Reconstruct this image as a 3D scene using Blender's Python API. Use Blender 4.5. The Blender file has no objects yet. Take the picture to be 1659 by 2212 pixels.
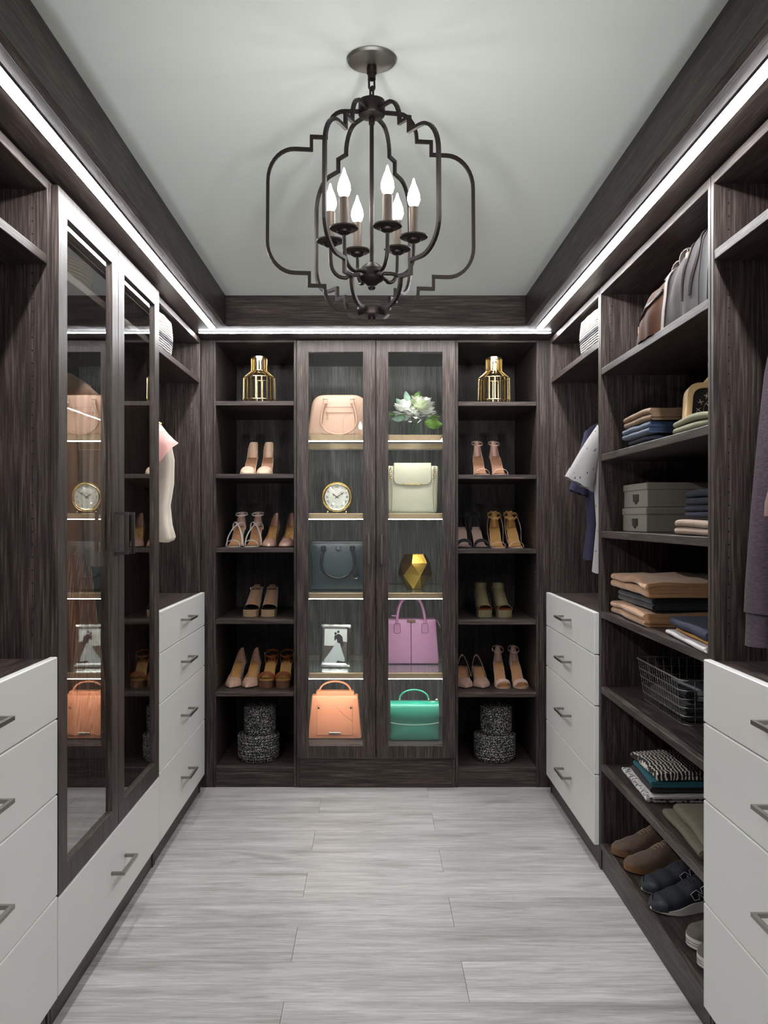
import bpy, bmesh, math, random
from mathutils import Vector, Matrix, noise
random.seed(7)
PI = math.pi
sc = bpy.context.scene
C = bpy.context.collection

# ---------------------------------------------------------------- camera, world, exposure
F, VX, VY, H = 1900.0, 805.0, 1120.0, 1.278        # focal length (px of a 1659x2212 frame), vanishing point, eye height (m)
cam = bpy.data.cameras.new('camera'); cam_o = bpy.data.objects.new('camera', cam); C.objects.link(cam_o)
cam_o.location = (0, 0, H); cam_o.rotation_euler = (PI/2, 0, 0)
cam.sensor_fit = 'VERTICAL'; cam.sensor_height = 36.0; cam.lens = F*36.0/2212
cam.shift_x = (829.5-VX)/2212; cam.shift_y = (VY-1106)/2212
cam.clip_start = 0.02
sc.camera = cam_o
w = bpy.data.worlds.new('world'); sc.world = w; w.use_nodes = True
w.node_tree.nodes['Background'].inputs[0].default_value = (1.0, 0.985, 0.97, 1)
w.node_tree.nodes['Background'].inputs[1].default_value = 0.03
LED_POWER, BULB_POWER, RAIL_POWER = 16.0, 4.4, 7.2
sc.view_settings.view_transform = 'Standard'; sc.view_settings.look = 'None'
sc.view_settings.gamma = 1; sc.view_settings.use_curve_mapping = False
sc.view_settings.exposure = 2.75
sc.cycles.use_denoising = True
sc.cycles.max_bounces = 10; sc.cycles.transparent_max_bounces = 16
sc.cycles.caustics_reflective = False; sc.cycles.caustics_refractive = False

for sx in (-1, 1):                      # two added fill lamps, unseen behind the viewer, to brighten the ceiling
    up = bpy.data.lights.new('added_fill_lamp', 'SPOT'); up.energy = 78.0; up.color = (.98, 1.0, 1.0); up.spot_size = math.radians(26); up.spot_blend = 1.0; up.shadow_soft_size = .2
    up_o = bpy.data.objects.new('added_fill_lamp', up); C.objects.link(up_o); up_o.location = (sx*1.06, -2.4, .3)
    up_o.rotation_euler = (Vector((-sx*.1, 3.6, 2.38))-Vector(up_o.location)).to_track_quat('-Z', 'Y').to_euler()

def lin(c):
    return tuple(((v/255)/12.92 if v/255 <= .04045 else ((v/255+.055)/1.055)**2.4) for v in c)

# ---------------------------------------------------------------- mesh builder
class MB:
    def __init__(s): s.v = []; s.f = []; s.m = []; s.cur = 0
    def add(s, vs, fs):
        b = len(s.v); s.v += [Vector(v) for v in vs]
        s.f += [tuple(i+b for i in f) for f in fs]; s.m += [s.cur]*len(fs); return s
    def xf(s, M, start=0):
        for i in range(start, len(s.v)): s.v[i] = M @ s.v[i]
        return s
    def box(s, x0, x1, y0, y1, z0, z1, b=0.0):
        if x1 < x0: x0, x1 = x1, x0
        if b <= 0:
            return s.add([(x, y, z) for x in (x0, x1) for y in (y0, y1) for z in (z0, z1)],
                         [(0,1,3,2),(4,6,7,5),(0,4,5,1),(2,3,7,6),(0,2,6,4),(1,5,7,3)])
        b = min(b, (x1-x0)*.45, (y1-y0)*.45, (z1-z0)*.45)
        vs = []; idx = {}
        for i in (0, 1):
            for j in (0, 1):
                for k in (0, 1):
                    X = (x0, x1)[i]; Y = (y0, y1)[j]; Z = (z0, z1)[k]
                    xi = X+(b, -b)[i]; yi = Y+(b, -b)[j]; zi = Z+(b, -b)[k]
                    for a, p in enumerate(((X, yi, zi), (xi, Y, zi), (xi, yi, Z))):
                        idx[i, j, k, a] = len(vs); vs.append(p)
        fs = []
        q = ((0,0),(1,0),(1,1),(0,1))
        for i in (0, 1):
            fs.append(tuple(idx[i, j, k, 0] for j, k in q)); fs.append(tuple(idx[j, i, k, 1] for j, k in q)); fs.append(tuple(idx[j, k, i, 2] for j, k in q))
        for i in (0, 1):
            for j in (0, 1):
                fs.append((idx[i,j,0,0], idx[i,j,1,0], idx[i,j,1,1], idx[i,j,0,1]))
                fs.append((idx[i,0,j,0], idx[i,1,j,0], idx[i,1,j,2], idx[i,0,j,2]))
                fs.append((idx[0,i,j,1], idx[1,i,j,1], idx[1,i,j,2], idx[0,i,j,2]))
                for k in (0, 1): fs.append((idx[i,j,k,0], idx[i,j,k,1], idx[i,j,k,2]))
        return s.add(vs, fs)
    def loft(s, rings, cap=True, closed=True):
        n = len(rings[0]); vs = [p for r in rings for p in r]; fs = []
        for i in range(len(rings)-1):
            for j in range(n if closed else n-1):
                fs.append((i*n+j, i*n+(j+1) % n, (i+1)*n+(j+1) % n, (i+1)*n+j))
        if cap: fs += [tuple(range(n)), tuple(range((len(rings)-1)*n, len(rings)*n))]
        return s.add(vs, fs)
    def tube(s, pts, r, seg=8, closed=False, up=None, sq=None):
        """round tube along pts; r a number or one per point; sq=(w,h) makes a rectangular bar, w along up"""
        pts = [Vector(p) for p in pts]; n = len(pts); rings = []
        N = None
        for i, p in enumerate(pts):
            a = (pts[i]-pts[i-1]) if (i > 0 or closed) else None
            b = (pts[(i+1) % n]-pts[i]) if (i < n-1 or closed) else None
            if a is None or a.length < 1e-9: a = b
            if b is None or b.length < 1e-9: b = a
            a = a.normalized(); b = b.normalized(); t = (a+b)
            t = t.normalized() if t.length > 1e-6 else b
            if up is not None:
                N = Vector(up); N = (N-t*N.dot(t)).normalized(); mit = 1/max(.35, t.dot(b))
            else:
                mit = 1
                if N is None:
                    N = t.orthogonal().normalized()
                else:
                    N = (N-t*N.dot(t)); N = N.normalized() if N.length > 1e-6 else t.orthogonal().normalized()
            B = t.cross(N)
            if sq:
                hw, hh = sq[0]/2, sq[1]/2*mit
                rings.append([p+N*hw+B*hh, p-N*hw+B*hh, p-N*hw-B*hh, p+N*hw-B*hh])
            else:
                R = r[i] if isinstance(r, (list, tuple)) else r
                rings.append([p+(N*math.cos(2*PI*k/seg)+B*math.sin(2*PI*k/seg))*R for k in range(seg)])
        if closed: rings.append(rings[0])
        return s.loft(rings, cap=not closed)
    def lathe(s, prof, seg=24, M=None, cap=True):
        st = len(s.v)
        s.loft([[(r*math.cos(2*PI*k/seg), r*math.sin(2*PI*k/seg), z) for k in range(seg)] for r, z in prof], cap=cap)
        if M is not None: s.xf(M, st)
        return s
    def grid(s, fn, nu, nv, th=0.0, mid=False):
        """sheet fn(u,v); th>0 gives it thickness along its normals"""
        P = [[Vector(fn(i/nu, j/nv)) for j in range(nv+1)] for i in range(nu+1)]
        W = nv+1; vs = [p for r in P for p in r]
        fs = [(i*W+j, i*W+j+1, (i+1)*W+j+1, (i+1)*W+j) for i in range(nu) for j in range(nv)]
        if th <= 0: return s.add(vs, fs)
        off = []
        for i in range(nu+1):
            for j in range(nv+1):
                du = P[min(i+1, nu)][j]-P[max(i-1, 0)][j]; dv = P[i][min(j+1, nv)]-P[i][max(j-1, 0)]
                n = du.cross(dv); n = n.normalized() if n.length > 1e-12 else Vector((0, 0, 1))
                off.append(P[i][j]+n*th*(.5 if mid else 1))
                if mid: vs[i*W+j] = P[i][j]-n*th*.5
        K = len(vs); fs2 = [tuple(reversed([a+K for a in f])) for f in fs]
        bd = [(i*W) for i in range(nu+1)]+[nu*W+j for j in range(1, W)]+[i*W+nv for i in range(nu-1, -1, -1)]+[j for j in range(nv-1, 0, -1)]
        sd = [(bd[i], bd[(i+1) % len(bd)], bd[(i+1) % len(bd)]+K, bd[i]+K) for i in range(len(bd))]
        return s.add(vs+off, fs+fs2+sd)
    def ball(s, c, r, seg=12, rings=8, sz=(1,1,1)):
        c = Vector(c); R = []
        for i in range(rings+1):
            a = -PI/2+PI*i/rings; rr = max(math.cos(a), .02)
            R.append([(c.x+r*sz[0]*rr*math.cos(2*PI*k/seg), c.y+r*sz[1]*rr*math.sin(2*PI*k/seg), c.z+r*sz[2]*math.sin(a)) for k in range(seg)])
        return s.loft(R)
    def frame(s, a0, a1, b0, b1, w, d0, d1, axis='x', c=.0012, w2=None):
        """rectangular ring, opening inset by w (top and bottom by w2); depth d0..d1 along axis"""
        w2 = w if w2 is None else w2
        if not isinstance(w, tuple): w = (w, w)
        if not isinstance(w2, tuple): w2 = (w2, w2)
        def rect(e, inner, d):
            if inner: r = ((a0+w[0]-e, b0+w2[0]-e), (a1-w[1]+e, b0+w2[0]-e), (a1-w[1]+e, b1-w2[1]+e), (a0+w[0]-e, b1-w2[1]+e))
            else: r = ((a0-e, b0-e), (a1+e, b0-e), (a1+e, b1+e), (a0-e, b1+e))
            return [(d, p, q) if axis == 'x' else (p, d, q) for p, q in r]
        R = [rect(-c, 0, d0), rect(0, 0, d0+c), rect(0, 0, d1-c), rect(-c, 0, d1), rect(c, 1, d1), rect(0, 1, d1-c), rect(0, 1, d0+c), rect(c, 1, d0), rect(-c, 0, d0)]
        n0 = len(s.v); s.loft(R[:-1], cap=False)
        K = n0+7*4
        for j in range(4): s.f.append((K+j, K+(j+1) % 4, n0+(j+1) % 4, n0+j)); s.m.append(s.cur)
        return s
    def prism(s, poly, y0, y1):
        """outline in x,z pushed along y"""
        return s.loft([[(x, y0, z) for x, z in poly], [(x, y1, z) for x, z in poly]])
    def wob(s, amp, scale, seed=0):
        o = Vector((seed*3.1, seed*1.7, seed*5.3))
        for v in s.v:
            d = noise.noise_vector(v*scale+o); v += d*amp
        return s

ABS = {}
def build(mb, name, mats, parent=None, smooth=None, kind=None, label=None, local=False):
    me = bpy.data.meshes.new(name)
    L = Vector((0, 0, 0)) if (parent is None or local) else ABS[parent.name]
    me.from_pydata([tuple(v-L) for v in mb.v], [], mb.f)
    bm = bmesh.new(); bm.from_mesh(me); bmesh.ops.recalc_face_normals(bm, faces=bm.faces); bm.to_mesh(me); bm.free()
    if not isinstance(mats, (list, tuple)): mats = [mats]
    for m in mats: me.materials.append(m)
    if len(mats) > 1: me.polygons.foreach_set('material_index', mb.m)
    if smooth is not None:
        me.polygons.foreach_set('use_smooth', [True]*len(me.polygons))
        me.set_sharp_from_angle(angle=math.radians(smooth))
    me.update()
    o = bpy.data.objects.new(name, me); C.objects.link(o)
    ABS[o.name] = L.copy()
    if parent is not None: o.parent = parent
    if kind: o['kind'] = kind
    if label: o['label'] = label
    return o
def thing(name, label, cat, loc, rotz=0, group=None):
    o = bpy.data.objects.new(name, None); C.objects.link(o)
    o.empty_display_size = .05
    o.location = loc; o.rotation_euler = (0, 0, rotz); o['label'] = label; o['category'] = cat
    if group: o['group'] = group
    ABS[o.name] = Vector(loc); return o
def tag(o, label, cat, group=None):
    o['label'] = label; o['category'] = cat
    if group: o['group'] = group
    return o
def struct(name, mb, mats, smooth=None, parent=None):
    o = build(mb, name, mats, parent, smooth)
    if parent is None: o['kind'] = 'structure'
    return o
def copy_tree(o, parent=None):
    c = o.copy(); C.objects.link(c)
    if parent is not None:
        c.parent = parent
    ABS[c.name] = ABS.get(o.name, Vector((0, 0, 0))).copy()
    for ch in list(o.children): copy_tree(ch, c)
    return c
def at(x, y, d): return Vector(((x-VX)*d/F, d, H+(VY-y)*d/F))
def X(x, d): return (x-VX)*d/F
def Z(y, d): return H+(VY-y)*d/F

# ---------------------------------------------------------------- materials
def nodes(name):
    m = bpy.data.materials.new(name); m.use_nodes = True; nt = m.node_tree
    return m, nt, nt.nodes['Principled BSDF']
def ramp(nt, stops):
    r = nt.nodes.new('ShaderNodeValToRGB'); e = r.color_ramp.elements
    while len(e) < len(stops): e.new(.5)
    for el, (p, c) in zip(e, stops): el.position = p; el.color = (*c, 1) if len(c) == 3 else c
    return r
def mapping(nt, scale, rnd=True, rot=(0, 0, 0)):
    tc = nt.nodes.new('ShaderNodeTexCoord'); mp = nt.nodes.new('ShaderNodeMapping')
    mp.inputs['Scale'].default_value = scale; mp.inputs['Rotation'].default_value = rot
    nt.links.new(tc.outputs['Object'], mp.inputs['Vector'])
    if rnd:
        oi = nt.nodes.new('ShaderNodeObjectInfo'); mu = nt.nodes.new('ShaderNodeMath'); mu.operation = 'MULTIPLY'
        mu.inputs[1].default_value = 41.0
        nt.links.new(oi.outputs['Random'], mu.inputs[0])
        cx = nt.nodes.new('ShaderNodeCombineXYZ')
        for i in range(3): nt.links.new(mu.outputs[0], cx.inputs[i])
        nt.links.new(cx.outputs[0], mp.inputs['Location'])
    return mp
def noise_tex(nt, vec, scale, detail=4, rough=.55, dist=0):
    n = nt.nodes.new('ShaderNodeTexNoise'); n.inputs['Scale'].default_value = scale
    n.inputs['Detail'].default_value = detail; n.inputs['Roughness'].default_value = rough; n.inputs['Distortion'].default_value = dist
    nt.links.new(vec.outputs[0], n.inputs['Vector']); return n
def mix(nt, a, b, fac, mode='MIX'):
    n = nt.nodes.new('ShaderNodeMix'); n.data_type = 'RGBA'; n.blend_type = mode
    for s, v in ((n.inputs[6], a), (n.inputs[7], b)):
        if isinstance(v, tuple): s.default_value = (*v, 1)
        else: nt.links.new(v, s)
    if isinstance(fac, (int, float)): n.inputs[0].default_value = fac
    else: nt.links.new(fac, n.inputs[0])
    return n
def bump(nt, bs, height, strength, dist=.002):
    b = nt.nodes.new('ShaderNodeBump'); b.inputs['Strength'].default_value = strength; b.inputs['Distance'].default_value = dist
    nt.links.new(height, b.inputs['Height']); nt.links.new(b.outputs[0], bs.inputs['Normal'])

def wood(name, axis, dark, mid, light, rough=.42, fine=230, tone=1.0):
    m, nt, bs = nodes(name)
    def sc_(across, along): v = [across]*3; v[axis] = along; return tuple(v)
    m1 = mapping(nt, sc_(1, .032)); n1 = noise_tex(nt, m1, fine, 5, .62, .2)
    m2 = mapping(nt, sc_(1, .09)); n2 = noise_tex(nt, m2, 22, 5, .62, 1.2)
    wv = nt.nodes.new('ShaderNodeTexWave'); wv.wave_type = 'BANDS'; wv.bands_direction = 'DIAGONAL'
    wv.inputs['Scale'].default_value = 9; wv.inputs['Distortion'].default_value = 9; wv.inputs['Detail'].default_value = 2; wv.inputs['Detail Scale'].default_value = .9
    m3 = mapping(nt, sc_(1, .12)); nt.links.new(m3.outputs[0], wv.inputs['Vector'])
    r1 = ramp(nt, [(.33, dark), (.5, mid), (.68, light)]); nt.links.new(n1.outputs[0], r1.inputs[0])
    r2 = ramp(nt, [(.3, (.76, .745, .74)), (.7, (1.18, 1.17, 1.17))]); nt.links.new(n2.outputs[0], r2.inputs[0])
    r3 = ramp(nt, [(.2, (.86, .86, .86)), (.8, (1.12, 1.12, 1.12))]); nt.links.new(wv.outputs[0], r3.inputs[0])
    a = mix(nt, r1.outputs[0], r2.outputs[0], 1.0, 'MULTIPLY'); b = mix(nt, a.outputs[2], r3.outputs[0], 1.0, 'MULTIPLY')
    nt.links.new(b.outputs[2], bs.inputs['Base Color'])
    bs.inputs['Roughness'].default_value = rough
    bs.inputs['Specular IOR Level'].default_value = .25
    bump(nt, bs, n1.outputs[0], .18, .0012)
    return m
WD, WM, WL = (.0170, .0120, .0102), (.044, .0325, .0285), (.098, .078, .069)
WZ = wood('dark_oak_upright', 2, WD, WM, WL); WX = wood('dark_oak_across', 0, WD, WM, WL); WY = wood('dark_oak_lengthwise', 1, WD, WM, WL)
WE = wood('dark_oak_edge', 1, (.035, .028, .0245), (.072, .060, .054), (.13, .112, .103))

def floor_mat():
    m, nt, bs = nodes('grey_plank')
    m1 = mapping(nt, (.075, 1, 1)); n1 = noise_tex(nt, m1, 110, 7, .7, .25)
    m2 = mapping(nt, (.10, 1, 1)); n2 = noise_tex(nt, m2, 17, 5, .6, .5)
    m3 = mapping(nt, (.3, 1, 1)); n3 = noise_tex(nt, m3, 7, 3, .5, 1.2)
    r1 = ramp(nt, [(.25, (.235, .224, .213)), (.55, (.37, .357, .346)), (.8, (.50, .487, .474))]); nt.links.new(n1.outputs[0], r1.inputs[0])
    r2 = ramp(nt, [(.3, (.74, .73, .71)), (.5, (1, 1, 1)), (.70, (1.24, 1.24, 1.25))]); nt.links.new(n2.outputs[0], r2.inputs[0])
    r3 = ramp(nt, [(.30, (.70, .685, .665)), (.44, (1, 1, 1))]); nt.links.new(n3.outputs[0], r3.inputs[0])
    a = mix(nt, r1.outputs[0], r2.outputs[0], 1.0, 'MULTIPLY'); b = mix(nt, a.outputs[2], r3.outputs[0], .8, 'MULTIPLY')
    oi = nt.nodes.new('ShaderNodeObjectInfo'); rr = ramp(nt, [(0, (.90, .90, .90)), (1, (1.08, 1.075, 1.07))]); nt.links.new(oi.outputs['Random'], rr.inputs[0])
    c = mix(nt, b.outputs[2], rr.outputs[0], 1.0, 'MULTIPLY')
    nt.links.new(c.outputs[2], bs.inputs['Base Color'])
    bs.inputs['Roughness'].default_value = .45; bs.inputs['Specular IOR Level'].default_value = .35
    bump(nt, bs, n1.outputs[0], .12, .001); return m
FLOOR = floor_mat()

_mc = {}
def mat(name, rgb, rough=.5, metal=0.0, var=.0, vscale=40, bmp=0.0, bscale=300, spec=.5, coat=0, sheen=0, srgb=True):
    if name in _mc: return _mc[name]
    m, nt, bs = nodes(name); c = lin(rgb) if srgb else rgb
    bs.inputs['Base Color'].default_value = (*c, 1); bs.inputs['Roughness'].default_value = rough; bs.inputs['Metallic'].default_value = metal
    bs.inputs['Specular IOR Level'].default_value = spec; bs.inputs['Coat Weight'].default_value = coat
    bs.inputs['Sheen Weight'].default_value = sheen
    if var:
        mp = mapping(nt, (1, 1, 1)); n = noise_tex(nt, mp, vscale, 4)
        r = ramp(nt, [(.3, tuple(v*(1-var) for v in c)), (.7, tuple(min(1, v*(1+var)) for v in c))])
        nt.links.new(n.outputs[0], r.inputs[0]); nt.links.new(r.outputs[0], bs.inputs['Base Color'])
    if bmp:
        mp = mapping(nt, (1, 1, 1), rnd=False); n = noise_tex(nt, mp, bscale, 2); bump(nt, bs, n.outputs[0], bmp, .0015)
    _mc[name] = m; return m
def emit(name, rgb, power):
    m = bpy.data.materials.new(name); m.use_nodes = True; nt = m.node_tree
    nt.nodes.remove(nt.nodes['Principled BSDF']); e = nt.nodes.new('ShaderNodeEmission')
    e.inputs[0].default_value = (*rgb, 1); e.inputs[1].default_value = power
    nt.links.new(e.outputs[0], nt.nodes['Material Output'].inputs[0]); return m
def glass(name, tint=(1, 1, 1), rough=0.0, body=0.0, bodycol=(.6, .7, .65), ior=1.5):
    m = bpy.data.materials.new(name); m.use_nodes = True; nt = m.node_tree
    nt.nodes.remove(nt.nodes['Principled BSDF'])
    fr = nt.nodes.new('ShaderNodeFresnel'); fr.inputs[0].default_value = ior
    tr = nt.nodes.new('ShaderNodeBsdfTransparent'); tr.inputs[0].default_value = (*tint, 1)
    gl = nt.nodes.new('ShaderNodeBsdfGlossy'); gl.inputs['Roughness'].default_value = rough; gl.inputs[0].default_value = (1, 1, 1, 1)
    mx = nt.nodes.new('ShaderNodeMixShader')
    base = tr
    if body:
        df = nt.nodes.new('ShaderNodeBsdfDiffuse'); df.inputs[0].default_value = (*bodycol, 1)
        m2 = nt.nodes.new('ShaderNodeMixShader'); m2.inputs[0].default_value = body
        nt.links.new(tr.outputs[0], m2.inputs[1]); nt.links.new(df.outputs[0], m2.inputs[2]); base = m2
    # thin sheet: both faces together reflect 2R/(1+R); the exit face adds nothing more
    def mth(op, a, b):
        n = nt.nodes.new('ShaderNodeMath'); n.operation = op
        for i, v in enumerate((a, b)):
            if isinstance(v, (int, float)): n.inputs[i].default_value = v
            else: nt.links.new(v, n.inputs[i])
        return n.outputs[0]
    R = fr.outputs[0]; geo = nt.nodes.new('ShaderNodeNewGeometry')
    fac = mth('MULTIPLY', mth('DIVIDE', mth('MULTIPLY', R, 2.0), mth('ADD', R, 1.0)), mth('SUBTRACT', 1.0, geo.outputs['Backfacing']))
    nt.links.new(fac, mx.inputs[0]); nt.links.new(base.outputs[0], mx.inputs[1]); nt.links.new(gl.outputs[0], mx.inputs[2])
    nt.links.new(mx.outputs[0], nt.nodes['Material Output'].inputs[0]); return m
def pattern(name, c1, c2, kind, scale, thr=.5, rough=.7, soft=.02):
    m, nt, bs = nodes(name); mp = mapping(nt, scale, rnd=False)
    if kind == 'voronoi':
        t = nt.nodes.new('ShaderNodeTexVoronoi'); t.inputs['Scale'].default_value = 1; out = t.outputs['Distance']
    elif kind == 'wave':
        t = nt.nodes.new('ShaderNodeTexWave'); t.inputs['Scale'].default_value = 1; t.inputs['Distortion'].default_value = 6; t.inputs['Detail'].default_value = 2; out = t.outputs['Fac']
    elif kind in ('bands', 'bandsz'):
        t = nt.nodes.new('ShaderNodeTexWave'); t.bands_direction = 'Z' if kind == 'bandsz' else 'X'; t.inputs['Scale'].default_value = 1; t.inputs['Distortion'].default_value = .4; out = t.outputs['Fac']
    else:
        t = nt.nodes.new('ShaderNodeTexNoise'); t.inputs['Scale'].default_value = 1; t.inputs['Detail'].default_value = 3; out = t.outputs[0]
    nt.links.new(mp.outputs[0], t.inputs['Vector'])
    r = ramp(nt, [(max(0, thr-soft), lin(c1)), (min(1, thr+soft), lin(c2))]); nt.links.new(out, r.inputs[0])
    nt.links.new(r.outputs[0], bs.inputs['Base Color']); bs.inputs['Roughness'].default_value = rough
    return m
WHITE_LAC = mat('pale_grey_lacquer', (208, 206, 202), .38, spec=.4)
CEIL = mat('ceiling_paint', (222, 227, 221), .9, spec=.2)
WALLP = mat('wall_paint', (170, 168, 165), .9, spec=.2)
NICKEL = mat('brushed_nickel', (148, 145, 141), .3, 1.0)
STEEL = mat('dark_steel', (88, 84, 80), .35, 1.0)
CHROME = mat('chrome', (215, 215, 215), .12, 1.0)
BRONZE = mat('dark_bronze', (40, 33, 30), .42, 0.8)
GOLD = mat('polished_gold', (216, 194, 146), .24, 1.0)
GOLDH = mat('hammered_gold', (205, 165, 75), .28, 1.0, bmp=.5, bscale=180)
COPPER = mat('copper', (200, 120, 75), .3, 1.0)
BLACK = mat('black', (14, 13, 14), .5)
HOLE = mat('pin_hole_shade', (10, 9, 9), .8)  # near-black paints the shade inside a hole; the discs are solid
ALU = mat('champagne_rail', (160, 138, 110), .4, .7)
OPAL = mat('opal_diffuser', (214, 218, 210), .5)
GLASS_DOOR = glass('door_glass', (.97, .98, .97))
GLASS_WARD = glass('wardrobe_glass', (.93, .92, .90), ior=1.8)
GLASS_SHELF = glass('shelf_glass', (.88, .95, .91), 0, .10, (.62, .72, .66))  # pale green diffuse share stands in for light reflected in the shelf
GLASS_VASE = glass('vase_glass', (.93, .95, .96))
LED = emit('led_light', (.97, .985, 1.0), LED_POWER)
BULB = emit('bulb_light', (1.0, .985, .96), BULB_POWER)
RAIL = emit('rail_light', (1.0, .985, .94), RAIL_POWER)
LEDH = mat('led_channel', (150, 150, 150), .35, .9)

# ---------------------------------------------------------------- the room
XL, XR = -.805, .830            # front edges of the left and right cabinets
XLD, XRD = -.785, .811          # faces of their drawers and doors
BL, BR = -1.225, 1.25           # their backs
YB, YW = 4.18, 4.82             # front of the back cabinets, back wall
CEZ, SOF, TOPZ = 2.253, 2.126, 2.118
Y0 = -2.6                       # where the room ends behind the viewer
fl = struct('floor', MB().box(BL-.03, BR+.03, Y0, YW+.03, -.06, -.006), mat('subfloor', (96, 93, 90), .9))
PW = .2135
def plank(): return MB().box(-.6096, .6096, -PW/2+.0003, PW/2-.0003, -.006, 0, .0007)
pk = build(plank(), 'plank', FLOOR)
pk.parent = fl; ABS[pk.name] = Vector((0, 0, 0))
first = True
for r in range(-4, 31):
    yc = 4.033-PW/2-PW*r
    j = -.235 if r % 2 == 0 else .256
    for k in (-1, 0, 1):
        x0 = j+.61+1.22*(k-1)
        if x0+.609 < BL or x0-.609 > BR: continue
        o = pk if first else pk.copy()
        if not first: C.objects.link(o)
        first = False
        o.location = (x0, yc, 0)
struct('ceiling', MB().box(BL-.03, BR+.03, Y0, YW+.03, CEZ, CEZ+.05), CEIL)
struct('wall_left', MB().box(BL-.06, BL-.006, Y0, YW+.03, 0, CEZ), WALLP)
struct('wall_right', MB().box(BR+.006, BR+.06, Y0, YW+.03, 0, CEZ), WALLP)
struct('wall_back', MB().box(BL-.06, BR+.06, YW+.006, YW+.06, 0, CEZ), WALLP)
FXL, FXR, FYB = -.643, .669, 3.843
struct('trim_1', MB().box(FXL-.02, FXL, Y0, FYB+.02, SOF-.004, CEZ, .0012), WY)
struct('trim_2', MB().box(FXR, FXR+.02, Y0, FYB+.02, SOF-.004, CEZ, .0012), WY)
struct('trim_3', MB().box(FXL, FXR, FYB, FYB+.02, SOF-.004, CEZ, .0012), WX)
struct('trim_4', MB().box(BL, FXL-.0205, Y0, 3.96, SOF, SOF+.016), WY)
struct('trim_5', MB().box(FXR+.0205, BR, Y0, 3.96, SOF, SOF+.016), WY)
struct('trim_6', MB().box(BL, BR, 3.9605, YW, SOF, SOF+.016), WX)
struct('trim_7', MB().box(FXL-.02, FXR+.02, FYB+.0205, 3.9603, SOF, SOF+.016), WX)

def led_strip(label, a, b, wd):
    a, b = Vector(a), Vector(b); t = thing('led_strip', label, 'light', (a+b)/2)
    d = (b-a).normalized(); n = Vector((d.y, -d.x, 0))
    def stad(w_, e):
        pts = []
        for c, s in ((b, 1), (a, -1)):
            for k in range(9):
                an = -PI/2+PI*k/8
                pts.append(c+d*(s*math.cos(an)*(w_+e)*.8)+n*(s*math.sin(an)*-(w_+e)))
        return pts
    o = stad(wd, .003); i = stad(wd, 0)
    up = Vector((0, 0, 1))
    build(MB().loft([[p+up*0 for p in o], [p-up*.003 for p in o]]), 'channel', LEDH, t)
    build(MB().loft([[p-up*.0005 for p in i], [p-up*.0052 for p in i]]), 'diffuser', LED, t)
led_strip('bright white light strip recessed above the left-hand cabinets', (-.711, -1.3, SOF), (-.711, 3.90, SOF), .0125)
led_strip('bright white light strip recessed above the right-hand cabinets', (.742, -1.3, SOF), (.742, 3.90, SOF), .0125)
led_strip('bright white light strip running along above the back cabinets', (-.78, 3.995, SOF), (.80, 3.995, SOF), .0125)

# ---------------------------------------------------------------- cabinets
T = .016                        # panel thickness
def B_(root, name, x0, x1, y0, y1, z0, z1, m, b=.0012, **k):
    return build(MB().box(x0, x1, y0, y1, z0, z1, b), name, m, root, **k)
def pin_holes(root, xs, ys, zs, nx, ny, m=None):
    """rows of shelf-pin holes as little solid discs, the shade of the hole painted dark by default, n = which way the panel faces"""
    mb = MB()
    for x in xs:
        for y in ys:
            for z in zs:
                ring = []
                for e in (0, .0006):
                    ring.append([(x+nx*e+(.0026*math.cos(2*PI*k/6) if ny else 0), y+ny*e+(.0026*math.cos(2*PI*k/6) if nx else 0), z+.0026*math.sin(2*PI*k/6)) for k in range(6)])
                mb.loft(ring)
    return build(mb, 'pin_holes', m or HOLE, root, kind='stuff')
def pull(parent, x, y, z, L, axis, side, dirx=None):
    """square U pull on a face at x facing +side (side=+1 faces +X); axis 'y' or 'z'; side 0 faces -Y"""
    s = .009; pj = .036; h = L/2-s/2
    n = Vector((0, -1, 0)) if side == 0 else Vector((side, 0, 0))
    ax = Vector((0, 1, 0)) if axis == 'y' else Vector((0, 0, 1))
    c = Vector((x, y, z)); up = n.cross(ax)
    mb = MB().tube([c-ax*h, c-ax*h+n*pj, c+ax*h+n*pj, c+ax*h], 0, up=up, sq=(s, s))
    return build(mb, 'handle', STEEL if axis == 'z' else NICKEL, parent)
def drawer(root, side, xf, y0, y1, z0, z1, L=.150):
    """side +1: face looks to +X"""
    xb = xf-side*.019
    d = B_(root, 'drawer', min(xf, xb), max(xf, xb), y0+.0015, y1-.0015, z0+.0015, z1-.0015, WHITE_LAC, .0022)
    pull(d, xf, (y0+y1)/2, (z0+z1)/2+.006, L, 'y', side)
    return d
DRZ = [.081, .339, .591, .779, .935]
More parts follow.
